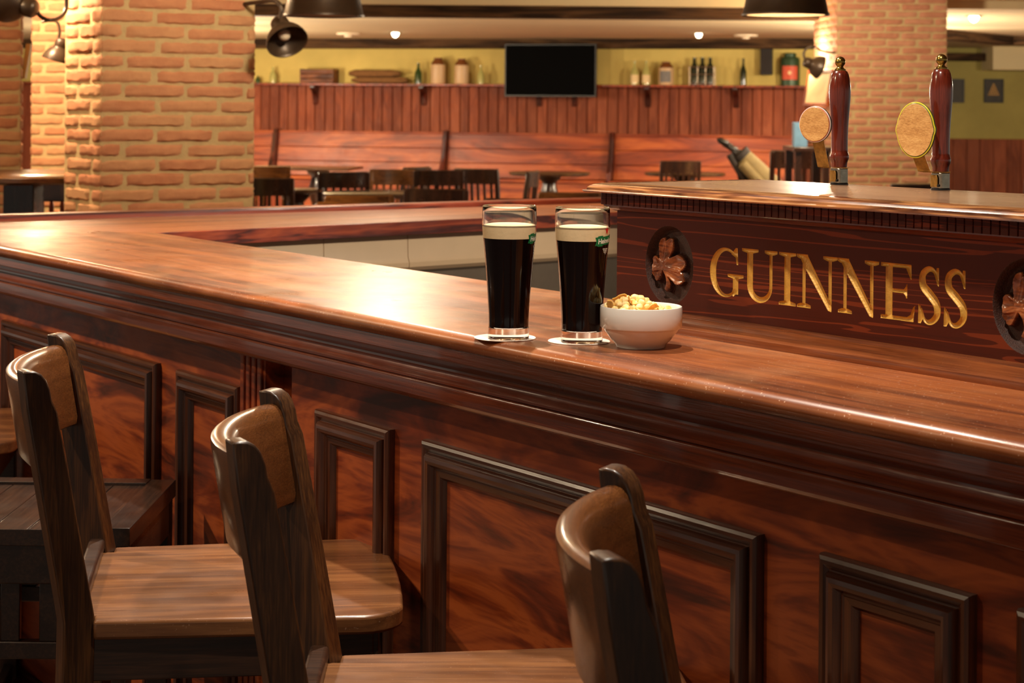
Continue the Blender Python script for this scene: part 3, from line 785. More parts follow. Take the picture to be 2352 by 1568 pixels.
# ================================================================== bar stools
SZ = .78
def make_stool(mx, my, ang, half, label):
    t = thing('bar_stool', label, 'bar stool', (mx, my, 0), radians(ang), 'bar stools with curved backs')
    th = .0145
    lean = lambda z: -.053*max(0, (z-SZ))/.306 if z > SZ else -.05*((SZ-z)/SZ)**1.6
    prof = []
    for z in (0, .2, .4, .6, .70, SZ, .85, .95, 1.04): prof.append((lean(z)+.0205-.003*max(0, z-SZ)/.3, z))
    xt = lean(1.07)
    prof[-1] = (lean(1.035)+.0172, 1.035)
    prof += [(xt+.0165, 1.050), (xt+.0140, 1.063), (xt+.0095, 1.0745), (xt+.0035, 1.0820), (xt-.004, 1.0860), (xt-.012, 1.0868), (xt-.0195, 1.0860)]
    for z in (1.04, .95, .85, SZ, .70, .6, .4, .2, 0): prof.append((lean(z)-.0195, z))
    PH = radians(23)
    for s in (-1, 1):                        # posts turned to follow the curve of the crest
        m = MB(); cph, sph = cos(-s*PH), sin(-s*PH); vs = []
        for yy in (-th, th):
            for x, z in prof:
                xr = x-lean(z); vs.append((lean(z)+xr*cph-yy*sph, s*half+xr*sph+yy*cph, z))
        n = len(prof)
        m.add(vs, [[i, (i+1) % n, n+(i+1) % n, n+i] for i in range(n)]+[list(range(n))[::-1], [n+i for i in range(n)]])
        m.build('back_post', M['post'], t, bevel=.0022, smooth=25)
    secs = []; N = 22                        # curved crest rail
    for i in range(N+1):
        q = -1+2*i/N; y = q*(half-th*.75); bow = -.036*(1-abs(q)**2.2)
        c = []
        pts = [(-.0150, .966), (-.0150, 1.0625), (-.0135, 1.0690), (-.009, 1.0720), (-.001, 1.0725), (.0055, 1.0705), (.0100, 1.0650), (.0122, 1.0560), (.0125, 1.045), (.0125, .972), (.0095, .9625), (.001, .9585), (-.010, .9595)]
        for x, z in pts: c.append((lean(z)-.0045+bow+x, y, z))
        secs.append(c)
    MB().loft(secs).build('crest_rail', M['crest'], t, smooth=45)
    MB().box(-.012, .010, -half+th-.002, half-th+.002, .782, .800).build('lower_back_rail', M['apron'], t, bevel=.005, seg=3)
    # seat
    o = [(-.014, -half+th+.001), (.0215, -half+th+.001), (.0215, -half-.012)]
    fx, fw, rr = .405, .205, .055
    o += [(fx-rr+rr*sin(radians(a)), -fw+rr-rr*cos(radians(a))) for a in range(0, 91, 15)]
    o += [(fx+.006*(1-(2*k/6-1)**2), -fw+rr+(2*fw-2*rr)*k/6) for k in range(1, 6)]
    o += [(fx-rr+rr*cos(radians(a)), fw-rr+rr*sin(radians(a))) for a in range(0, 91, 15)]
    o += [(.0215, half+.012), (.0215, half-th-.001), (-.014, half-th-.001)]
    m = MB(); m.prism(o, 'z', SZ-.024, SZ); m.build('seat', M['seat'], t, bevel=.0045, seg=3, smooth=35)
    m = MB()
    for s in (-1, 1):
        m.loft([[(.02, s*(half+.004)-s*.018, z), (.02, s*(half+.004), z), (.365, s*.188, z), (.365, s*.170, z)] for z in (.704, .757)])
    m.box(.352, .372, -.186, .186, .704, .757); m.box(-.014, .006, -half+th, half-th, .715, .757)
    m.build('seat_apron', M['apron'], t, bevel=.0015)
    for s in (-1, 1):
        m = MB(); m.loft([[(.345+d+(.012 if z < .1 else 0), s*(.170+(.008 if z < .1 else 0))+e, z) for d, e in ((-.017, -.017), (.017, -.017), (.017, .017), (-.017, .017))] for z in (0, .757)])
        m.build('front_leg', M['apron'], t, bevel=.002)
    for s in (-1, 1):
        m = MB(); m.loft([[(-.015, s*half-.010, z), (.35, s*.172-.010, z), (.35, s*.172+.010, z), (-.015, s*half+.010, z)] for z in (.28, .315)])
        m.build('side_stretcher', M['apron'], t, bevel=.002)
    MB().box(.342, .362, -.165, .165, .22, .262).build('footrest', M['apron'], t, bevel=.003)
    MB().box(-.030, -.012, -half+th, half-th, .36, .395).build('rear_stretcher', M['apron'], t, bevel=.002)
    return t
make_stool(-.556, 2.419, 8.3, .178, 'walnut bar stool at the left, its seat fully seen before the bar front')
make_stool(-.209, 1.940, 1.6, .155, 'walnut bar stool in the middle of the three with curved backs')
make_stool(.143, 1.494, -4., .161, 'walnut bar stool nearest the camera, cut by the bottom edge')
make_stool(-1.352, 3.545, 8., .17, 'red-brown bar stool mostly out of view at the left edge, one seat corner showing')
ds = thing('slatted_stool', 'black-brown square backless stool with plank seat and slatted sides', 'stool', (-.744, 2.905, 0), radians(-.5))
hw = .181; hd = .178
m = MB()
for k in range(5):
    x0 = -hw+.042+k*(2*hw-.084)/5; m.box(x0+.0006, x0+(2*hw-.084)/5-.0006, -hd+.002, hd-.036, .757, .7765)
m.build('seat_plank', M['black'], ds, bevel=.0012)
m = MB(); m.box(-hw, -hw+.042, -hd, hd, .752, .780); m.box(hw-.042, hw, -hd, hd, .752, .780); m.box(-hw+.042, hw-.042, hd-.036, hd, .752, .7815)
m.box(-hw+.042, hw-.042, -hd, -hd+.002, .752, .777)
m.build('seat_border', M['black'], ds, bevel=.004, seg=3)
m = MB()
for s in (-1, 1):
    m.box(-hw+.004, hw-.004, s*hd-.008-s*.012, s*hd+.008-s*.012, .694, .753); m.box(s*hw-.008-s*.012, s*hw+.008-s*.012, -hd+.02, hd-.02, .694, .753)
m.build('apron', M['black'], ds, bevel=.002)
for sx in (-1, 1):
    for sy in (-1, 1):
        x, y = sx*(hw-.022), sy*(hd-.022)
        MB().box(x-.018, x+.018, y-.018, y+.018, 0, .755).build('leg', M['black'], ds, bevel=.003)
for s in (-1, 1):
    MB().box(-hw+.02, hw-.02, s*(hd-.02)-.010, s*(hd-.02)+.010, .580, .606).build('lower_rail', M['black'], ds, bevel=.002)
    MB().box(s*(hw-.02)-.010, s*(hw-.02)+.010, -hd+.03, hd-.03, .580, .606).build('lower_rail', M['black'], ds, bevel=.002)
    MB().box(-hw+.02, hw-.02, s*(hd-.02)-.010, s*(hd-.02)+.010, .18, .21).build('footrest', M['black'], ds, bevel=.002)
for s in (-1, 1):
    for k in range(5):
        x = -hw+.064+k*.058; y = s*(hd-.02)
        MB().box(x-.0145, x+.0145, y-.006, y+.006, .6055, .695).build('slat', M['black'], ds, bevel=.0015)

# ================================================================== room shell
def structure(o, label=None): o['kind'] = 'structure'; return o
structure(MB().box(-12, 14, -4, 32, -.05, 0).build('floor', M['floor']))
CZ = 2.34
structure(MB().box(-12, 14, 19.75, 32, CZ, CZ+.05).build('ceiling', M['ceil']))
structure(MB().box(-12, 14, -4, 15.95, 2.375, 2.43).build('ceiling_near', M['ceil']))
structure(MB().box(-12, 14, 15.95, 19.75, 2.30, 2.43).build('ceiling_step', M['ceil']))
def onfrom(v, z): pass
# beams
def beam(name, x0, x1, y0, y1, z0, z1, loc=(0,0,0), rz=0.):
    o = MB().box(x0, x1, y0, y1, z0, z1).build(name, M['beam'], None, bevel=.01); o.location = loc; o.rotation_euler = (0, 0, rz)
    return structure(o)
beam('trim_1', -9, 2.95, 0, .22, 2.197, 2.40, (0, 16.05, 0), radians(-.3))
# back wall: upper plaster, cornice, planked dado, bench
W0 = thing('tmp', '', '', (0, 0, 0)); bpy.data.objects.remove(W0)
def wallobj(o):
    o.location = (0, WY, 0); o.rotation_euler = (0, 0, -WA); return o
zc0, zc1 = onwall(1100, 112.5)[1], onwall(1100, 90)[1]
zs = onwall(1100, 193.5)[1]; zb = onwall(1100, 307)[1]
print('wall heights', zc0, zc1, zs, zb)
wl = -9.5; wr = onwall(2120, 300)[0]
structure(wallobj(MB().box(wl, wr, 0, .1, zs-.02, 2.5).build('wall_back', M['wallp'])))
structure(wallobj(MB().box(wl, wr, -.20, .0, zc0, zc1+.02).build('trim_2', M['beam'], bevel=.02, seg=3)))
m = MB(); x = wl; rnd2 = random.Random(3)
while x < wr:
    w = rnd2.uniform(.125, .15)
    m.loft([[(x+.002, -.012, z), (x+.010, -.03, z), (x+w-.010, -.03, z), (x+w-.002, -.012, z), (x+w, .1, z), (x, .1, z)] for z in (0, zs-.02)])
    for j in range(6): m.t[-1-j] = 0.
    tt = rnd2.random()
    for j in range(8): m.t[-1-j] = tt
    x += w
structure(wallobj(m.build('wall_panelling', M['dado'], smooth=20)))
# shelf with brackets
sh = thing('wall_shelf', 'long red-brown shelf on brackets high on the back wall', 'shelf', (0, WY, 0), -WA)
MB().box(wl, wr, -.26, -.03, zs-.03, zs).build('shelf_board', M['fascia'], sh, bevel=.006)
for u in (455, 728, 976, 1240, 1322, 1490, 1692, 1880):
    x = onwall(u, 200)[0]
    pts = [(-.03, zs-.03), (-.22, zs-.03), (-.22, zs-.065), (-.15, zs-.10), (-.09, zs-.16), (-.07, zs-.22), (-.05, zs-.29), (-.03, zs-.30)]
    m = MB(); m.prism(pts, 'x', x-.035, x+.035); m.build('shelf_bracket', M['bench_dark'], sh, bevel=.006)
# wall bench in sections
def bench(x0, x1, label):
    t = thing('wall_bench', label, 'bench', (0, WY, 0), -WA, 'bench sections along the back wall')
    d = -.62
    m = MB(); k = 3; h = (zb-.46)/k
    for j in range(k):
        z0_, z1_ = .46+j*h, .46+(j+1)*h
        y0_, y1_ = d+.10+.045*j, d+.10+.045*(j+1)
        m.loft([[(x0, y0_, z0_+.003), (x0, y1_-.004, z1_-.003), (x0, y1_+.02, z1_-.003), (x0, y0_+.02, z0_+.003)], [(x1, y0_, z0_+.003), (x1, y1_-.004, z1_-.003), (x1, y1_+.02, z1_-.003), (x1, y0_+.02, z0_+.003)]])
    m.build('backrest', M['bench'], t, bevel=.004)
    MB().box(x0, x1, d+.21, d+.30, zb-.005, zb+.022).build('cap_rail', M['bench'], t, bevel=.008)
    MB().box(x0, x1, d-.30, d+.14, .42, .455).build('seat', M['bench'], t, bevel=.01)
    MB().box(x0, x1, d-.25, d-.22, .0, .42).build('seat_front', M['bench'], t)
    pts = [(d-.10, 0), (d-.10, .55), (d-.02, .66), (d+.03, .74), (d+.10, zb-.06), (d+.15, zb+.045), (d+.33, zb+.045), (d+.33, 0)]
    m = MB(); m.prism(pts, 'x', x1, x1+.055); m.build('end_panel', M['bench_dark'], t, bevel=.008)
    return t
bx = [onwall(u, 310, .4)[0] for u in (380, 632, 1021, 1402, 1838)]
bn = ['bench section behind the brick pillar, its right end showing', 'orange bench section below the burlap sacks', 'orange bench section below the television with a bright reflection', 'orange bench section behind the golf bag']
for i in range(4): bench(bx[i]+.06, bx[i+1], bn[i])
# farther wall seen at the right of the brick pillar
structure(MB().box(4.9, 9.5, 27.0, 27.1, 0.0, 2.5).build('wall_far_right', M['wallg']))
m = MB(); x = 4.9
while x < 9.5:
    m.box(x+.003, x+.197, 26.94, 27.0, 0, 1.0, 0, rnd2.random()); x += .2
structure(m.build('baseboard_far_right', M['dado'], bevel=.004))
structure(MB().box(wallw(wr, 0).x-.1, wallw(wr, 0).x, wallw(wr, 0).y, 27.1, 0, 2.5).build('wall_return', M['wallg']))
beam('trim_3', 5.0, onY(2280, 130, 26.7).x, 26.7, 26.99, onY(2200, 140, 26.8).z, onY(2200, 122, 26.8).z)
A_, B_ = onz(2160, 90, 2.235), onz(2312, 103, 2.235)
d = B_-A_; L = d.length
beam('trim_4', -1.2, L, -.11, .11, 2.235, CZ, (A_.x, A_.y, 0), atan2(d.y, d.x))
beam('trim_5', 0, 3, -.11, .11, 2.235, CZ, (B_.x, B_.y, 0), radians(2))
sx0 = onY(2281, 130, 26.3).x
structure(MB().box(sx0, sx0+2.6, 26.3, 26.95, onY(2300, 160, 26.3).z, CZ).build('ceiling_soffit', M['ceil']))
# ------------------------------------------------------------------ brick pillars
def brick_face(m, P0, ax, nrm, length, za, zbb, course, bl, rnd, off0):
    """bricks as rounded, slightly irregular blocks standing proud of the mortar plane"""
    ax = Vector(ax); nrm = Vector(nrm); up = Vector((0,0,1)); j = 0; z = za
    while z < zbb:
        x = -bl*(off0 if j % 2 == 0 else off0+.5) % bl-bl
        x += rnd.uniform(-.012, .012)
        while x < length:
            w = bl-.004+rnd.uniform(-.010, .006); a, b = max(x, -.004), min(x+w, length+.004)
            if b-a > .03:
                h = course-.0045+rnd.uniform(-.004, .0025); zz = z+rnd.uniform(-.002, .002); dp = .0058+rnd.uniform(-.0015, .002)
                nx, nz = max(4, int((b-a)/.024)), 5; vs = []; fs = []
                for k in range(nz+1):
                    for i in range(nx+1):
                        s, q = i/nx, k/nz
                        ex = min(s, 1-s)*(b-a); ez = min(q, 1-q)*h
                        e = min(1, min(ex, ez)/.006) if min(ex, ez) > 0 else 0
                        r = dp*(e**.6)-.004*(1-e)+rnd.uniform(-.0008, .0008)
                        jx = rnd.uniform(-.003, .003); jz = rnd.uniform(-.0028, .0028)
                        if e == 0:
                            cx_ = (.5-s)*.006; cz_ = (.5-q)*.006
                        else: cx_ = cz_ = 0
                        xx = a+s*(b-a)+jx+cx_; z_ = zz+q*h+jz+cz_
                        vs.append(P0+ax*xx+nrm*r+up*z_)
                for k in range(nz):
                    for i in range(nx):
                        A = k*(nx+1)+i; fs.append([A, A+1, A+nx+2, A+nx+1])
                m.add(vs, fs, 0, rnd.random())
            x += bl
        z += course; j += 1
def pillar(name, corner, ang, wf, wl_, za, zbb, course, bl, label, mat, seed, sides='fl', off=.3, offl=.1):
    """corner = nearest bottom corner; the front runs to the right at ang, the left face runs back"""
    rnd = random.Random(seed); ax = Vector((cos(ang), sin(ang), 0)); bx_ = Vector((-sin(ang), cos(ang), 0))
    C = Vector((corner[0], corner[1], 0)); m = MB()
    i_ = .002
    pts = [C+ax*i_+bx_*i_, C+ax*(wf-i_)+bx_*i_, C+ax*(wf-i_)+bx_*(wl_-i_), C+ax*i_+bx_*(wl_-i_)]
    m.loft([[q+Vector((0,0,z)) for q in pts] for z in (0, 2.42)], mi=1)
    if 'f' in sides: brick_face(m, C, ax, -bx_, wf, za, zbb, course, bl, rnd, off)
    if 'l' in sides: brick_face(m, C+bx_*wl_, -bx_, -ax, wl_, za, zbb, course, bl, rnd, offl)
    if 'r' in sides: brick_face(m, C+ax*wf, bx_, ax, wf if wl_ is None else wl_, za, zbb, course, bl, rnd, offl)
    o = m.build(name, [mat, M['mortar']], smooth=50, fix=False)
    # brick patches are open sheets: orient them outwards
    o['kind'] = 'structure'; o['label'] = label
    return o
PC = onY(232, 240, 7.)
# keep the bond: courses at 34.5 px
pillar('brick_pillar', PC, atan2(SB, CB), .655, .372, .86, 2.36, .0576, .262, 'wide brick pillar left of the middle behind the bar', M['brick'], 11, 'flr', .62, .45)
P3 = onY(72, 240, 10.2)
pillar('brick_pillar', P3, radians(6), .62, .5, .6, 2.36, .0576, .25, 'brightly lit brick pillar behind the bell lamp at the left', M['brick'], 12, 'fl', .2)
P4 = onY(48, 240, 8.3)
pillar('brick_pillar', (P4.x-.62*cos(radians(14.6)), P4.y-.62*sin(radians(14.6))), radians(14.6), .62, .45, .6, 2.36, .0576, .25, 'brick pillar at the left edge of the picture', M['brick'], 13, 'fr', .5)
P5 = onY(1921, 240, 15.3)
pillar('brick_pillar', P5, radians(2), onY(2176, 240, 15.3).x-P5.x, .95, .5, 2.36, .0602, .262, 'brick pillar at the right behind the tap handles', M['brick_far'], 14, 'flr', .4)
# ================================================================== things on the back wall
def onshelf(u, d=.14): return onwall(u, 190, d)[0]
def lath(name, prof, mat, parent, n=24, loc=None):
    return MB().lathe(prof, n, cap=False).build(name, mat, parent, smooth=50)
def shelf_thing(name, label, cat, u, group=None, d=.15):
    x = onshelf(u, d); q = wallw(x, d, zs+.001); return thing(name, label, cat, q, -WA, group)
PXW = WY/F                                    # metres per pixel on the wall
def bottle(u, h_px, r_px, mat, label, name='bottle', labelmat=None):
    t = shelf_thing(name, label, 'bottle', u, 'bottles on the wall shelf'); h = h_px*PXW; r = r_px*PXW
    lath('bottle_body', [(0, 0), (r, 0), (r, h*.48), (r*.85, h*.58), (r*.42, h*.74), (r*.34, h*.80), (r*.34, h*.97), (r*.42, h*.975), (r*.42, h), (0, h)], mat, t)
    if labelmat: lath('paper_label', [(r*.9, h*.08), (r+.002, h*.08), (r+.002, h*.42), (r*.9, h*.42)], labelmat, t)
    return t
bottle(592, 17, 6, M['gglass'], 'short green bottle at the shelf end beside the brick pillar')
bottle(627, 37, 8, M['cglass'], 'pale glass bottle between brick pillar and wooden crate')
bottle(960.5, 48, 8.5, M['gglass'], 'green bottle between the burlap sacks and the stoneware jars')
bottle(1104.5, 43, 8, M['cglass'], 'pale glass bottle just left of the television')
bottle(1457.5, 54, 9, M['cglass'], 'white-labelled bottle, the left of two right of the television', labelmat=M['cream'])
bottle(1484, 54, 9, M['cglass'], 'white-labelled bottle, the right of two right of the television', labelmat=M['cream'])
bottle(1707, 60, 7, M['dglass'], 'slim dark bottle alone left of the wall loudspeaker')
def jar(u, h_px, r_px, label, lm=None):
    t = shelf_thing('stoneware_jar', label, 'jar', u, 'stoneware jars on the wall shelf'); h = h_px*PXW; r = r_px*PXW
    lath('jar_body', [(0, 0), (r*.94, 0), (r, .02), (r, h*.70), (r*.98, h*.74)], M['stone'], t)
    lath('jar_shoulder', [(r*.97, h*.735), (r*.82, h*.84), (r*.55, h*.93), (r*.52, h*.96), (r*.60, h*.97), (r*.60, h), (0, h)], M['stoneb'], t)
    if lm:
        m = MB(); n = 10
        m.loft([[((r+.004)*sin(a), -(r+.004)*cos(a), z) for a in [-.75+1.5*k/n for k in range(n+1)]]+[((r-.004)*sin(a), -(r-.004)*cos(a), z) for a in [.75-1.5*k/n for k in range(n+1)]] for z in (h*.12, h*.60)])
        m.build('jar_label', lm, t)
jar(1006, 60, 17, 'cream stoneware jar with brown shoulder, the left of the pair')
jar(1060, 58, 16.5, 'cream stoneware jar with brown shoulder, the right of the pair')
jar(1530, 52, 17, 'stoneware jar with a grey label right of the two white bottles', M['greycard'])
t = shelf_thing('wooden_crate', 'brown wooden crate on the shelf left of the sacks', 'crate', 733, d=.15)
hw_, hd_, hh_ = 41*PXW, .11, 33*PXW
for k in range(3):
    z0_ = k*hh_/3
    for s in (-1, 1): MB().box(-hw_, hw_, s*hd_-.008, s*hd_+.008, z0_+.004, z0_+hh_/3-.004).build('crate_slat', M['crate'], t, bevel=.003)
m = MB()
for s in (-1, 1): m.box(s*hw_-.012-s*.012, s*hw_+.012-s*.012, -hd_+.008, hd_-.008, 0, hh_)
m.build('crate_end', M['crate'], t, bevel=.003)
MB().box(-hw_+.02, hw_-.02, -hd_+.008, hd_-.008, 0, .015).build('crate_bottom', M['crate'], t)
def sack(u, w_px, h_px, z_, label, seed):
    x = onshelf(u, .15); q = wallw(x, .15, zs+z_); rnd_ = random.Random(seed); w, h = w_px*PXW/2, h_px*PXW
    bm = bmesh.new(); bmesh.ops.create_icosphere(bm, subdivisions=4, radius=1)
    for v in bm.verts:
        n = v.co.copy(); sq = lambda c: math.copysign(abs(c)**.55, c)
        k = 1+.05*sin(7*n.x+seed)*sin(5*n.z+n.y*6)
        v.co = Vector((sq(n.x)*w*k, sq(n.y)*.10*k, h/2+sq(n.z)*h/2*k*(1-.16*n.x*(1 if seed % 2 else -1)*.6+.07*sin(n.x*6+seed))))
    zmin = min(v.co.z for v in bm.verts)
    for v in bm.verts: v.co.z -= zmin
    me = bpy.data.meshes.new('burlap_sack'); bm.to_mesh(me); bm.free(); me.materials.append(M['burlap'])
    me.polygons.foreach_set('use_smooth', [True]*len(me.polygons))
    o = bpy.data.objects.new('burlap_sack', me); COL.objects.link(o); o.location = q; o.rotation_euler = (0, 0, -WA)
    tag(o, label, 'sack', 'folded burlap sacks on the shelf')
sack(872, 134, 15, .001, 'brown burlap sack lying folded under the other sack', 4)
sack(862, 122, 17, 15*PXW-.004, 'brown burlap sack lying folded on top of another', 5)
# television on the wall
x0, zt_ = onwall(1159, 99, .34); x1, zb_ = onwall(1372, 225, .34)
tv = thing('television', 'large black flat television hanging in front of the shelf', 'television', wallw((x0+x1)/2, .36, (zt_+zb_)/2), -WA-radians(5))
w_, h_ = (x1-x0)/2*1.005, (zt_-zb_)/2*.97
MB().box(-w_, w_, -.02, .03, -h_, h_).build('tv_housing', M['blackp'], tv, bevel=.005)
t_ = NT('tv_screen').set(Base_Color=(.004,.004,.004,1), Roughness=.6, Specular_IOR_Level=0.).m
MB().box(-w_+.018, w_-.018, -.0225, -.019, -h_+.022, h_-.018).build('tv_screen', t_, tv)
MB().box(-.05, .05, .03, .36, -.06, .06).build('wall_arm', M['blackp'], tv)
sp = thing('wall_loudspeaker', 'slim black loudspeaker hanging under the cornice beside the tin', 'loudspeaker', wallw(onwall(1761, 140, .12)[0], .12, onwall(1761, 172, .12)[1]), -WA)
MB().box(-13*PXW, 13*PXW, -.07, .07, 0, 58*PXW).build('speaker_cabinet', M['blackp'], sp, bevel=.008)
MB().box(-11.5*PXW, 11.5*PXW, -.076, -.069, .02, 58*PXW-.02).build('speaker_grille', M['dkfab'], sp)
t = shelf_thing('tea_canister', 'round green tin canister with red label at the right shelf end', 'canister', 1815)
r = 21*PXW; h = 72*PXW
lath('canister_body', [(0, 0), (r, 0), (r, h*.78), (r*.9, h*.86), (r*.55, h*.89)], M['tin'], t)
lath('canister_lid', [(r*.6, h*.885), (r*.62, h*.97), (r*.5, h), (0, h)], M['tin'], t)
m = MB(); n = 10
m.loft([[((r+.005)*sin(a), -(r+.005)*cos(a), z) for a in [-.85+1.7*k/n for k in range(n+1)]]+[((r-.004)*sin(a), -(r-.004)*cos(a), z) for a in [.85-1.7*k/n for k in range(n+1)]] for z in (h*.18, h*.60)])
lb = m.build('red_label', M['red'], t)
m = MB(); st = [((.032 if k % 2 == 0 else .018)*sin(2*pi*k/16), h*.39+(.032 if k % 2 == 0 else .018)*cos(2*pi*k/16)) for k in range(16)]
m.prism(st, 'y', -r-.008, -r-.003); m.build('label_emblem', M['cream'], lb)
# rack of dark bottles
t = shelf_thing('bottle_rack', 'grey wire rack holding three dark green bottles', 'rack', 1613, d=.15)
hw_ = 27*PXW; dd_ = .09
m = MB()
for z in (.02, .14, .24):
    m.tube([(-hw_, -dd_, z), (hw_, -dd_, z), (hw_, dd_, z), (-hw_, dd_, z), (-hw_, -dd_, z)], .008, 6)
for x in (-hw_, -hw_*.33, hw_*.33, hw_):
    for y in (-dd_, dd_): m.tube([(x, y, 0), (x, y, .25)], .007, 6)
m.build('wire_frame', M['steel'], t)
for k, xx in enumerate((-.66, 0, .66)):
    q = wallw(onshelf(1613)+xx*hw_, .15, zs+.001)
    b = thing('bottle', ('dark green bottle, left in the wire rack', 'dark green bottle, middle in the wire rack', 'dark green bottle, right in the wire rack')[k], 'bottle', q, -WA, 'bottles in the wire rack')
    h = 62*PXW; r = .052
    lath('bottle_body', [(0, .0), (r, 0), (r, h*.55), (r*.8, h*.68), (r*.42, h*.80), (r*.42, h*.97), (r*.5, h*.975), (r*.5, h), (0, h)], M['dglass'], b)
# pictures on the far right wall
for u0, u1, lb_, dark in ((2176, 2216, 'narrow dark framed picture left of the tap handle', 0), (2262, 2306, 'dark framed picture of a stacked pyramid right of the tap handle', 1)):
    p0, p1 = onY(u0, 181, 26.93), onY(u1, 236, 26.93)
    c = (p0+p1)/2; a = thing('framed_picture', lb_, 'picture', (c.x, 26.985, c.z), 0, 'framed pictures on the green wall')
    w_, h_ = (p1.x-p0.x)/2, (p0.z-p1.z)/2
    m = MB(); f = .022
    for b_ in ((-w_, w_, h_-f, h_), (-w_, w_, -h_, -h_+f), (-w_, -w_+f, -h_+f, h_-f), (w_-f, w_, -h_+f, h_-f)): m.box(b_[0], b_[1], -.03, .01, b_[2], b_[3])
    m.build('picture_frame', M['blackp'], a, bevel=.003)
    pr_ = MB().box(-w_+f, w_-f, -.015, .005, -h_+f, h_-f).build('picture_print', M['picture'], a)
    if dark:
        m = MB()
        for i in range(5):
            for j in range(i+1):
                m.lathe([(.013, 0), (.013, .004), (0, .005)], 8, M=Matrix.Translation(((j-i/2)*.034, -.015, .09-i*.036)) @ Matrix.Rotation(pi/2, 4, 'X'))
        m.build('printed_pyramid', M['brassd'], pr_)
# ================================================================== tables and chairs
def make_table(q, r, label, mat, square=None):
    t = thing('pub_table', label, 'table', (q.x, q.y, 0), 0, 'pub tables in the back room')
    if square: MB().box(-square[0], square[0], -square[1], square[1], .72, .75).build('table_top', mat, t, bevel=.008)
    else: MB().lathe([(0, .715), (r-.02, .715), (r, .725), (r, .742), (r-.01, .75), (0, .75)], 40, cap=False).build('table_top', mat, t, smooth=40)
    MB().lathe([(.05, .10), (.06, .14), (.045, .20), (.05, .30), (.085, .42), (.10, .52), (.075, .60), (.07, .64), (.11, .68), (.13, .714)], 20).build('pedestal', M['chair'], t, smooth=50)
    m = MB()
    for k in range(4):
        a = pi/4+k*pi/2; c_, s_ = cos(a), sin(a)
        m.tube([(c_*.03, s_*.03, .13), (c_*.16, s_*.16, .09), (c_*.30, s_*.30, .025)], [.035, .03, .025], 8)
    m.build('foot', M['chair'], t, smooth=50)
    return t
def tbl(u, v, r, label, mat=None, square=None, yaw=0):
    q = onz(u, v, .75); t = make_table(q, r, label, mat or M['table'], square); t.rotation_euler.z = yaw; return t
tbl(730, 383, 0, 'long table between brick pillar and bench, bright edge', square=(.42, .38), yaw=radians(-8))
tbl(678, 433, .21, 'small round table beside the brick pillar with turned pedestal')
tbl(868, 441, .42, 'round table with a greenish sheen in the middle of the chairs')
tbl(1262, 395, .42, 'round table left of the box under the bright bench reflection')
tbl(1573, 396, .42, 'round table behind the chair with the lit top rail')
def make_chair(q, ang, label, mat):
    t = thing('slat_back_chair', label, 'chair', q, ang, 'wooden chairs in the back room')
    # local: +y is where the sitter faces; backrest at y = -.2
    secs = []
    for i in range(13):
        s = -1+2*i/12; y = -.20-.045*(1-s*s)
        secs.append([(s*.20, y-.012, .755), (s*.20, y-.022, .878), (s*.20, y-.008, .886), (s*.20, y+.004, .878), (s*.20, y+.012, .755)])
    MB().loft(secs).build('crest_rail', mat, t, smooth=40)
    for k in range(6):
        s = -.72+1.44*k/5; y = -.20-.045*(1-s*s)
        MB().loft([[(s*.20-.011, y+.03-.006, .455), (s*.20+.011, y+.03-.006, .455), (s*.20+.011, y+.03+.006, .455), (s*.20-.011, y+.03+.006, .455)], [(s*.20-.011, y-.006, .76), (s*.20+.011, y-.006, .76), (s*.20+.011, y+.006, .76), (s*.20-.011, y+.006, .76)]]).build('back_slat', mat, t)
    for s in (-1, 1):
        MB().loft([[(s*.19+a, -.205+dy+b, z) for a, b in ((-.018, -.018), (.018, -.018), (.018, .018), (-.018, .018))] for z, dy in ((0, -.05), (.45, .03), (.70, .012), (.875, -.014))]).build('back_post', mat, t, bevel=.004)
        MB().loft([[(s*(.18 if z else .19)+a, .19+b, z) for a, b in ((-.018, -.018), (.018, -.018), (.018, .018), (-.018, .018))] for z in (0, .43)]).build('front_leg', mat, t, bevel=.003)
    MB().box(-.21, .21, -.19, .22, .425, .455).build('seat', mat, t, bevel=.012, seg=3)
    return t
CH = {}
def chair(u, v, ang, label, kind='chair', h=.886, scale=1.):
    q = onz(u, v, h*scale); c_, s_ = cos(radians(ang)), sin(radians(ang))
    off = Vector((.0, -.215*scale)); loc = Vector((q.x-(off.x*c_-off.y*s_), q.y-(off.x*s_+off.y*c_), 0))
    if kind not in CH:
        t = make_chair(loc, radians(ang), label, M[kind]); CH[kind] = t; t.scale = (scale,)*3; return t
    return dup(CH[kind], loc, radians(ang), label, None, scale)
chair(610, 408, 2, 'dark slat-back chair half hidden by the brick pillar, nearest to it')
chair(613, 380, 8, 'brown chair behind the half hidden one, beside the brick pillar', 'chairb')
chair(790, 394, 14, 'dark slat-back chair left of the greenish table, back turned')
chair(905, 389, 178, 'brown slat-back chair facing us behind the greenish table', 'chairb')
chair(1008, 390, 6, 'dark slat-back chair in the middle of the cluster of dark chairs')
chair(958, 383, 60, 'dark chair seen from the side left in the dark cluster')
chair(1094, 387, -24, 'dark slat-back chair right in the dark cluster')
chair(1002, 433, 3, 'dark chair with a silvery shining back, nearest in the dark cluster')
chair(826, 448, 12, 'chair with a gold-lit top rail just above the far bar rim', 'chairb')
chair(810, 463, 20, 'chair whose top rail just shows over the far bar rim', 'chairb')
chair(1224, 392, 78, 'dark chair seen from the side at the table by the bench')
chair(1196, 455, 2, 'dark chair whose top rail shows between the pints and the far bar rim')
chair(1312, 441, 4, 'brown chair whose back shows just left of the tap box', 'chairb')
chair(1563, 369, 2, 'dark slat-back chair with a brightly lit top rail left of the golf bag')
chair(1836, 345, -3, 'tall dark slat-back chair left of the round tap badge', 'chair', .886, 1.20)
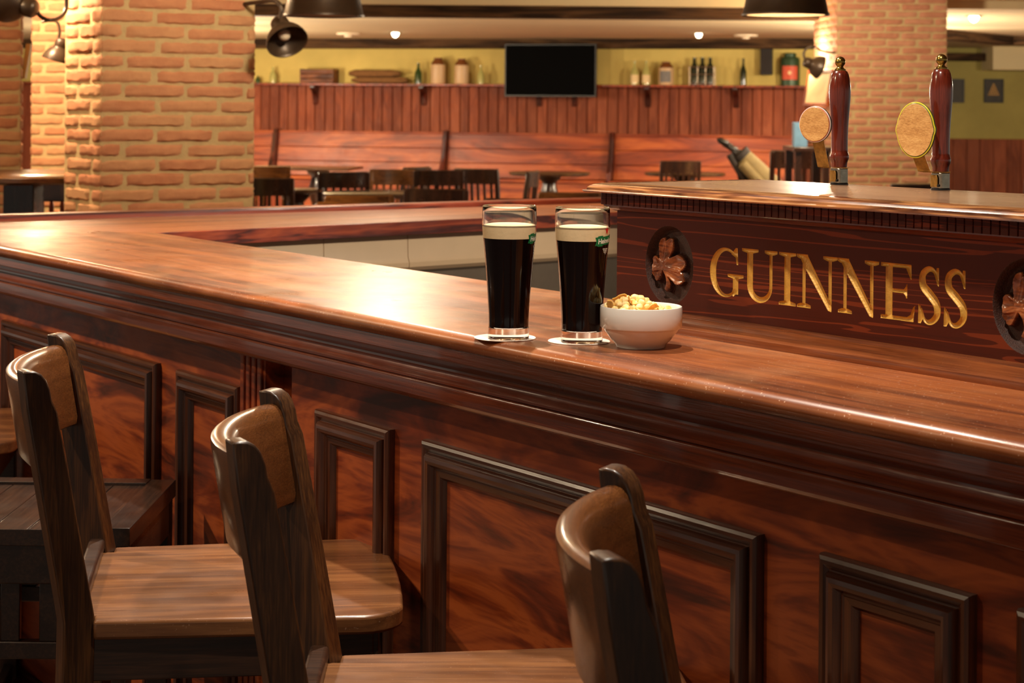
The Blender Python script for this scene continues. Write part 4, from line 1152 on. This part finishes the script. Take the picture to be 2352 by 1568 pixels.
chair(1930, 428, 6, 'dark chair behind the left beer tap')
chair(2110, 421, 6, 'dark chair in front of the right brick pillar')
chair(2176, 437, -8, 'brown-lit chair in front of the right brick pillar', 'chairb')
chair(2366, 372, 70, 'dark chair at the right edge of the picture')
# leaning golf bag
gq = onz(1742, 440, .40)
gb = thing('golf_bag', 'tan golf bag with dark clubs leaning on the bench', 'golf bag', (gq.x, 19., 0), 0)
gx = lambda u, v: onY(u, v, 19.)-Vector((gq.x, 19., 0))
b0, b1 = gx(1765, 425), gx(1705, 360)
axis = (b1-b0).normalized()
MB().tube([b0-axis*.25, b0-axis*.1, b0, b0.lerp(b1, .5), b1], [.13, .135, .13, .12, .10], 20).build('bag_body', M['canvas'], gb, smooth=50)
MB().tube([b1-axis*.01, b1+axis*.05], [.105, .108], 20).build('bag_collar', M['dkfab'], gb, smooth=50)
pk = (b0+b1)/2+Vector((-.06, -.10, -.02)); MB().tube([pk-axis*.22, pk-axis*.20, pk+axis*.13, pk+axis*.15], [.03, .06, .055, .02], 12).build('bag_pocket', M['canvas'], gb, smooth=50)
MB().tube([b1+axis*.03+Vector((-.12,-.05,0)), gx(1700, 400)+Vector((0,-.05,0)), gx(1715, 440)+Vector((0,-.05,0))], .035, 8).build('carry_strap', M['dkfab'], gb, smooth=50)
hd_ = [(1668, 330), (1690, 345), (1702, 352), (1680, 338)]
for k, (u, v) in enumerate(hd_):
    e = gx(u, v)+Vector((0, .03*k-.05, 0)); s_ = b1+Vector((.02*k-.03, .03*k-.04, 0))
    MB().tube([s_, e], .007, 6).build('golf_club', M['blackp'], gb)
    d = Vector((-.10, 0, .05)) if k != 2 else Vector((.06, 0, .03))
    MB().tube([e-d*.2, e, e+d*.7, e+d], [.012, .035, .032, .012], 8).build('club_head', M['blackp'], gb, smooth=50)
MB().tube([gx(1690, 345), gx(1704, 395), gx(1716, 460), gx(1722, 620)], [.05, .055, .05, .05], 10).build('stand_leg', M['dkfab'], gb, smooth=50)
# folded blue card on a high table behind the tall chair
hq = onz(1836, 336, 1.117)
ht = thing('high_table', 'dark high table behind the tall chair carrying the blue card', 'table', (hq.x+.06, hq.y, 0))
MB().box(-.15, .15, -.3, .3, 1.082, 1.117).build('table_top', M['chair'], ht, bevel=.006)
for sx in (-1, 1):
    for sy in (-1, 1): MB().box(sx*.11-.025, sx*.11+.025, sy*.24-.03, sy*.24+.03, 0, 1.082).build('leg', M['chair'], ht)
c0, c1 = onY(1822, 335, hq.y-.1), onY(1852, 281, hq.y-.1)
cd = thing('menu_card', 'standing pale blue card left of the round tap badge', 'card', ((c0.x+c1.x)/2, hq.y-.1, 1.118), 0)
w_ = (c1.x-c0.x)/2; h_ = c1.z-1.117
m = MB(); m.box(-w_, w_, -.06, -.05, 0, h_*.97); m.box(-w_, w_*.8, .05, .06, 0, h_); m.box(-w_, -w_+.01, -.05, .05, 0, h_*.98)
m.build('card_body', M['blue'], cd)
nb_ = thing('napkin_box', 'orange-brown napkin box right of the blue card', 'box', (onY(1868, 335, hq.y-.05).x, hq.y-.05, 1.118), 0)
MB().box(-.08, .08, -.07, .07, 0, .20).build('box_body', M['crate'], nb_, bevel=.004)
MB().box(-.06, .06, -.05, .05, .2, .215).build('napkin', M['cream'], nb_)
# left corner: table with a boxy pedestal and a chair with lit spindles
lq = onz(60, 397, 1.12)
lt = thing('high_table', 'round dark high table with boxy pedestal left of the brick pillar', 'table', (lq.x, lq.y, 0))
MB().lathe([(0, 1.085), (.40, 1.085), (.42, 1.095), (.42, 1.112), (.41, 1.12), (0, 1.12)], 48, cap=False).build('table_top', M['table'], lt, smooth=40)
MB().box(-.075, .055, -.08, .08, .05, 1.085).build('pedestal', M['chair'], lt, bevel=.006)
MB().box(-.22, .22, -.22, .22, 0, .05).build('foot', M['chair'], lt, bevel=.006)
sy = 8.25
sc0 = onY(92, 412, sy); sc1 = onY(270, 412, sy)
sc_ = thing('spindle_chair', 'wooden chair with lit turned spindles left of the brick pillar', 'chair', ((sc0.x+sc1.x)/2, sy, 0), radians(176))
w_ = (sc1.x-sc0.x)/2; zt_ = sc0.z
MB().box(-w_-.015, w_+.015, -.012, .012, zt_-.10, zt_).build('crest_rail', M['chair'], sc_, bevel=.006)
MB().box(-w_, w_, .002, .022, zt_-.185, zt_-.162).build('cross_rail', M['chairb'], sc_, bevel=.004)
for s in (-1, 1): MB().tube([(s*(w_), .0, 0), (s*w_, 0, .7), (s*w_, 0, zt_-.02)], .017, 8).build('back_post', M['chair'], sc_)
for k in range(6):
    x = -w_+.05+k*(2*w_-.10)/5
    MB().lathe([(.007, .70), (.011, .76), (.013, .84), (.010, zt_-.21), (.007, zt_-.18), (.007, zt_-.165), (.011, zt_-.15), (.012, zt_-.12), (.008, zt_-.10)], 10).build('spindle', M['bench'], sc_, smooth=50).location = (x, .0, 0)
MB().box(-w_-.02, w_+.02, -.02, .36, .67, .70).build('seat', M['chair'], sc_, bevel=.01)
for s in (-1, 1): MB().box(s*(w_-.02)-.018, s*(w_-.02)+.018, .31, .346, 0, .67).build('front_leg', M['chair'], sc_)
# picture frame on the side of the left-edge pillar, seen edge-on
pf = thing('framed_picture', 'gilt picture frame seen edge-on on the left-edge pillar, lit bright', 'picture', (0, 0, 0), 0)
p0 = onY(66, 100, 8.62); p1 = onY(52, 180, 8.55)
MB().loft([[p0+Vector((-.012, 0, 0)), p0+Vector((.010, .0, 0)), p0+Vector((.012, .03, 0)), p0+Vector((-.012, .03, 0))], [p1+Vector((-.012, 0, 0)), p1+Vector((.010, .0, 0)), p1+Vector((.012, .03, 0)), p1+Vector((-.012, .03, 0))]]).build('picture_frame', M['cream'], pf)
# framed print on the left face of the right pillar
q0 = onY(1890, 200, 15.45)
fp = thing('framed_picture', 'small wood-framed print hung on the side of the right pillar, brightly lit', 'picture', (P5.x-.05, 15.85, onY(1908, 202, 15.6).z), radians(2))
hh_ = .155
m = MB(); f = .025
Rz = lambda y0, y1, z0_, z1_: m.box(-.012, .012, y0, y1, z0_, z1_)
Rz(-.25, .25, hh_-f, hh_); Rz(-.25, .25, -hh_, -hh_+f); Rz(-.25, -.25+f, -hh_+f, hh_-f); Rz(.25-f, .25, -hh_+f, hh_-f)
m.build('picture_frame', M['bench'], fp, bevel=.003)
MB().box(-.004, .010, -.25+f, .25-f, -hh_+f, hh_-f).build('picture_print', M['cream'], fp)
fp.rotation_euler = (radians(0), radians(9), radians(14)); fp.location = (P5.x-.10, 15.62, fp.location.z)
# ================================================================== lamps
def bell(q, r, rot, label, pipe=None, lit=False, name='bell_wall_lamp', mat='lampm'):
    t = thing(name, label, 'lamp', q, 0, 'bronze bell lamps'); R = rot
    out = [(r*1.0, 0), (r*1.0, .004), (r*.97, r*.18), (r*.88, r*.42), (r*.72, r*.66), (r*.50, r*.86), (r*.44, r*.96), (r*.46, r*1.02), (r*.44, r*1.36), (r*.36, r*1.48), (r*.12, r*1.56), (0, r*1.56)]
    inn = [(r*.42, r*.86), (r*.68, r*.62), (r*.84, r*.40), (r*.93, r*.17), (r*.96, .002)]
    MB().lathe([(0, r*.84)]+inn+out[0:], 36, M=R, cap=False).build('lamp_shade', [M[mat]], t, smooth=50)
    MB().lathe([(0, r*.22)]+[(r*.30*sin(radians(a)), r*.52-r*.30*cos(radians(a))) for a in range(20, 150, 15)]+[(r*.14, r*.85)], 16, M=R, cap=False).build('light_bulb', M['bulb'] if lit else M['lampw'], t, smooth=60)
    if pipe: MB().tube([Vector(p)-Vector(q) for p in pipe], r*.10 if r < .2 else .014, 10).build('gooseneck', M[mat], t, smooth=60)
    return t
def rotd(x, y, z): return Vector((x, y, z)).to_track_quat('-Z', 'Y').to_matrix().to_4x4()
def rotm(tilt, az): return Matrix.Rotation(az, 4, 'Z') @ Matrix.Rotation(tilt, 4, 'Y')
def spline(pts, n=24): return [Vector(q) for q in spl([tuple(p) for p in pts], n)]
# lamp beside the brick pillar, tipped towards the room
q = onY(660, 97, 7.2)
bell(q, .084, rotd(.36, -.62, -.70), 'bronze bell lamp hanging beside the brick pillar, opening towards us',
     spline([onY(642, 42, 7.2), onY(646, 18, 7.2), onY(630, 2, 7.22), onY(585, 6, 7.3), onY(560, 10, 7.35)]))
# bell lamp in front of the bright pillar at the left
q = onY(130, 139, 7.45)
bell(q, .061, rotd(-.28, .02, -.95), 'small bronze bell lamp hanging before the bright brick at the left', spline([onY(134, 92, 7.45), onY(137, 72, 7.45), onY(132, 52, 7.45), onY(118, 47, 7.45), onY(96, 50, 7.45)]))
# cluster at the top left
q = onY(18, 3, 7.0)
bell(q, .083, rotd(-.9, .25, .25), 'bronze bell lamp at the top left corner on a curved pale arm', spline([onY(84, 24, 7.), onY(94, 38, 7.), onY(114, 46, 7.), onY(138, 40, 7.05), onY(152, 20, 7.1), onY(153, -20, 7.1)]), False)
# lamp on the right pillar
q = onY(1884, 155, 15.2)
bell(q, .10, rotd(.92, .2, -.33), 'bronze bell lamp on a pale curved arm lighting the right pillar', spline([onY(1850, 140, 15.2), onY(1846, 122, 15.2), onY(1856, 110, 15.2), onY(1872, 108, 15.2), onY(1890, 118, 15.25), onY(1918, 122, 15.4)]), True)
def pendant(u0, u1, v, Y, label, lit):
    c0, c1 = onY(u0, v, Y), onY(u1, v, Y); q = (c0+c1)/2; r = (c1.x-c0.x)/2
    t = thing('pendant_lamp', label, 'lamp', q, 0, 'bronze pendant lamps over the room')
    MB().lathe([(r*.90, .004), (r*.94, 0), (r, 0), (r, .008), (r*.965, .016), (r*.90, r*.42), (r*.80, r*.86), (r*.70, r*1.05), (r*.42, r*1.2), (r*.20, r*1.28), (r*.16, r*1.5), (0, r*1.5)], 64, cap=False).build('lamp_shade', M['lampm'], t, smooth=40)
    MB().lathe([(r*.93, .003), (r*.89, r*.40), (r*.79, r*.84), (r*.5, r*1.1), (0, r*1.12)], 48, cap=False).build('shade_lining', M['lampw'], t, smooth=50)
    MB().lathe([(0, r*.30)]+[(.05*sin(radians(a)), r*.30+.05-.05*cos(radians(a))) for a in range(20, 160, 15)]+[(.02, r*.85), (.02, r*1.1)], 16, cap=False).build('light_bulb', M['bulb'] if lit else M['lampw'], t, smooth=60)
    MB().tube([(0, 0, r*1.5), (0, 0, 2.374-q.z)], .008, 8).build('suspension_rod', M['lampm'], t)
    return q, r
pendant(650, 837, 38, 8., 'dark bronze pendant lamp at the top left, unlit', False)
PQ, PR = pendant(1704, 1905, 36, 8., 'dark bronze pendant lamp at the top right, glowing inside', True)
SPOTS = []
def downlight(u, v, z, label, r=.045):
    q = onz(u, v, z-.006)
    t = thing('downlight', label, 'lamp', (q.x, q.y, z), 0, 'recessed ceiling spotlights')
    MB().lathe([(r*1.5, -.0005), (r*1.5, -.006), (r*1.05, -.010), (r*1.0, -.0055), (r*1.0, -.0005)], 32, cap=False).build('trim_ring', M['chrome'], t)
    MB().lathe([(r*.85*sin(radians(a)), -.004-r*1.15*cos(radians(a))) for a in range(0, 91, 10)], 24, cap=False).build('lens', M['spot'], t, smooth=60)
    SPOTS.append(Vector((q.x, q.y, z)))
downlight(908, 75, CZ, 'lit ceiling spotlight left of the television, above the jars', .055)
downlight(1605, 77, CZ, 'lit ceiling spotlight above the rack of bottles', .05)
downlight(2237, 37, 2.30, 'lit ceiling spotlight right of the right pillar', .055)
downlight(838, 3, 2.375, 'lit ceiling spotlight beside the left pendant lamp', .04)
def detector(u, v, label):
    q = onz(u, v, CZ); t = thing('ceiling_vent', label, 'vent', (q.x, q.y, CZ), 0, 'pale ceiling fittings')
    MB().lathe([(.15, 0), (.15, -.02), (.12, -.03), (0, -.03)], 28, cap=False).build('vent_cover', M['lampw'], t)
    MB().lathe([(.05, -.03), (.05, -.05), (0, -.055)], 16, cap=False).build('vent_cap', M['lampw'], t)
detector(800, 76, 'pale round ceiling fitting left of the bright spotlight')
detector(1713, 80, 'pale round ceiling fitting right of the bottle rack, above the shelf')
# ================================================================== camera
cam = bpy.data.cameras.new('camera'); co = bpy.data.objects.new('camera', cam); COL.objects.link(co)
cam.sensor_fit = 'HORIZONTAL'; cam.sensor_width = 36.; cam.lens = 36.*F/2352.
cam.shift_x = 0.; cam.shift_y = -(784.-V0)/2352.
cam.clip_start = .05; cam.clip_end = 100
Mx = Matrix(((CR, -SR, 0, 0), (0, 0, -1, 0), (SR, CR, 0, H), (0, 0, 0, 1)))
co.matrix_world = Mx
cam.dof.use_dof = True; cam.dof.focus_distance = 2.33; cam.dof.aperture_fstop = 14.
SC.camera = co
# ================================================================== light
BACK = (1., .81, .58); WARM = (1., .76, .50); SOFT = (1., .89, .74)
def spot(name, loc, target, watts, ang, blend=.5, r=.03, c=WARM):
    l = bpy.data.lights.new(name, 'SPOT'); l.energy = watts; l.spot_size = radians(ang); l.spot_blend = blend; l.shadow_soft_size = r; l.color = c
    o = bpy.data.objects.new(name, l); COL.objects.link(o); o.location = loc
    o.rotation_euler = (Vector(target)-Vector(loc)).to_track_quat('-Z', 'Y').to_euler(); return o
def area(name, loc, target, watts, size, c=SOFT, sy=None):
    l = bpy.data.lights.new(name, 'AREA'); l.energy = watts; l.size = size; l.color = c
    if sy: l.shape = 'RECTANGLE'; l.size_y = sy
    o = bpy.data.objects.new(name, l); COL.objects.link(o); o.location = loc
    o.rotation_euler = (Vector(target)-Vector(loc)).to_track_quat('-Z', 'Y').to_euler(); return o
def point(name, loc, watts, r=.05, c=WARM):
    l = bpy.data.lights.new(name, 'POINT'); l.energy = watts; l.shadow_soft_size = r; l.color = c
    o = bpy.data.objects.new(name, l); COL.objects.link(o); o.location = loc; return o
# ceiling spots above the worktop and in front of the bar, plus an added fill spot
def bspot(a, p, ta, tp, tz, w, ang, blend=.6, r=.03, z=2.35, c=WARM): return spot('spot_or_fill', barw(a, p, z), barw(ta, tp, tz), w, ang, blend, r, c)
bspot(-.35, .13, -.30, -.02, .9, 80, 100, .7, .02, c=SOFT)
bspot(-1.45, .42, -1.4, .1, .9, 78, 100, .7, .02, c=SOFT)
bspot(.62, -.22, .6, .1, 1., 52, 85, .7, .03, c=SOFT)
bspot(-.55, -1.5, .30, .1, .85, 30, 80, .7, .03)
bspot(-1.9, -1.0, -1.45, .1, .8, 110, 85, .7, .03)
bspot(-2.3, 1.6, -2.35, 1.3, 1., 30, 110, .7, .04, c=SOFT)
bspot(.6, 2.3, -2.15, 1.15, 1.03, 230, 34, .7, .06, c=SOFT)  # added fill from the right, brightens the tiles of the far leg
# back room: downlight beams, then added fill points
for q, w in zip(SPOTS[:3], (210, 210, 190)):
    spot('downlight_beam', q-Vector((0, 0, .03)), (q.x, q.y+.3, 0), w, 130, .8, .05, SOFT)
for x, y, z, w in ((-3.6, 20, 2.1, 220), (4.3, 20.3, 2.1, 200), (2.2, 13.5, 2.26, 100), (-4.2, 15, 2.1, 110), (7.6, 19, 2.0, 230), (-.4, 6.2, 2.2, 45), (-3.2, 9.0, 2.2, 70),
                   (-2.75, 17.2, 1.6, 170), (-4.2, 22.3, 1.5, 190), (3.6, 17.9, 1.6, 160)):
    point('room_fill', (x, y, z), w, .07, BACK)  # no fittings: unseen points added to lift ceiling and walls
# wall lamps, with one unseen fill point added
point('lamp_or_fill', (-2.75, 6.5, 2.25), 34, .05)  # added fill without a fitting, lightens the left-edge pillar
spot('lamp_or_fill', (-2.02, 7.25, 2.0), (-1.66, 7.15, 1.4), 52, 120, .6, .04, c=(1., .70, .42))
point('lamp_or_fill', (P3.x+.25, 9.4, 2.2), 42, .06, c=(1., .70, .42))
point('lamp_or_fill', (P5.x-.16, 15.85, onY(1908, 135, 15.8).z), 26, .05)
spot('pendant_beam', PQ+Vector((0, 0, .12)), PQ-Vector((0, 0, 1)), 40, 120, .6, .05)
wd = bpy.data.worlds.new('world'); SC.world = wd; wd.use_nodes = True
bg = wd.node_tree.nodes['Background']; bg.inputs[0].default_value = (1., .88, .72, 1); bg.inputs[1].default_value = .24
vs = SC.view_settings; vs.view_transform = 'Standard'; vs.look = 'None'; vs.exposure = .42; vs.gamma = 1.; vs.use_curve_mapping = False
cy = SC.cycles
cy.max_bounces = 8; cy.transmission_bounces = 8; cy.caustics_reflective = False; cy.caustics_refractive = True; cy.sample_clamp_indirect = 4.
try: cy.use_denoising = True; cy.denoiser = 'OPENIMAGEDENOISE'
except Exception: pass
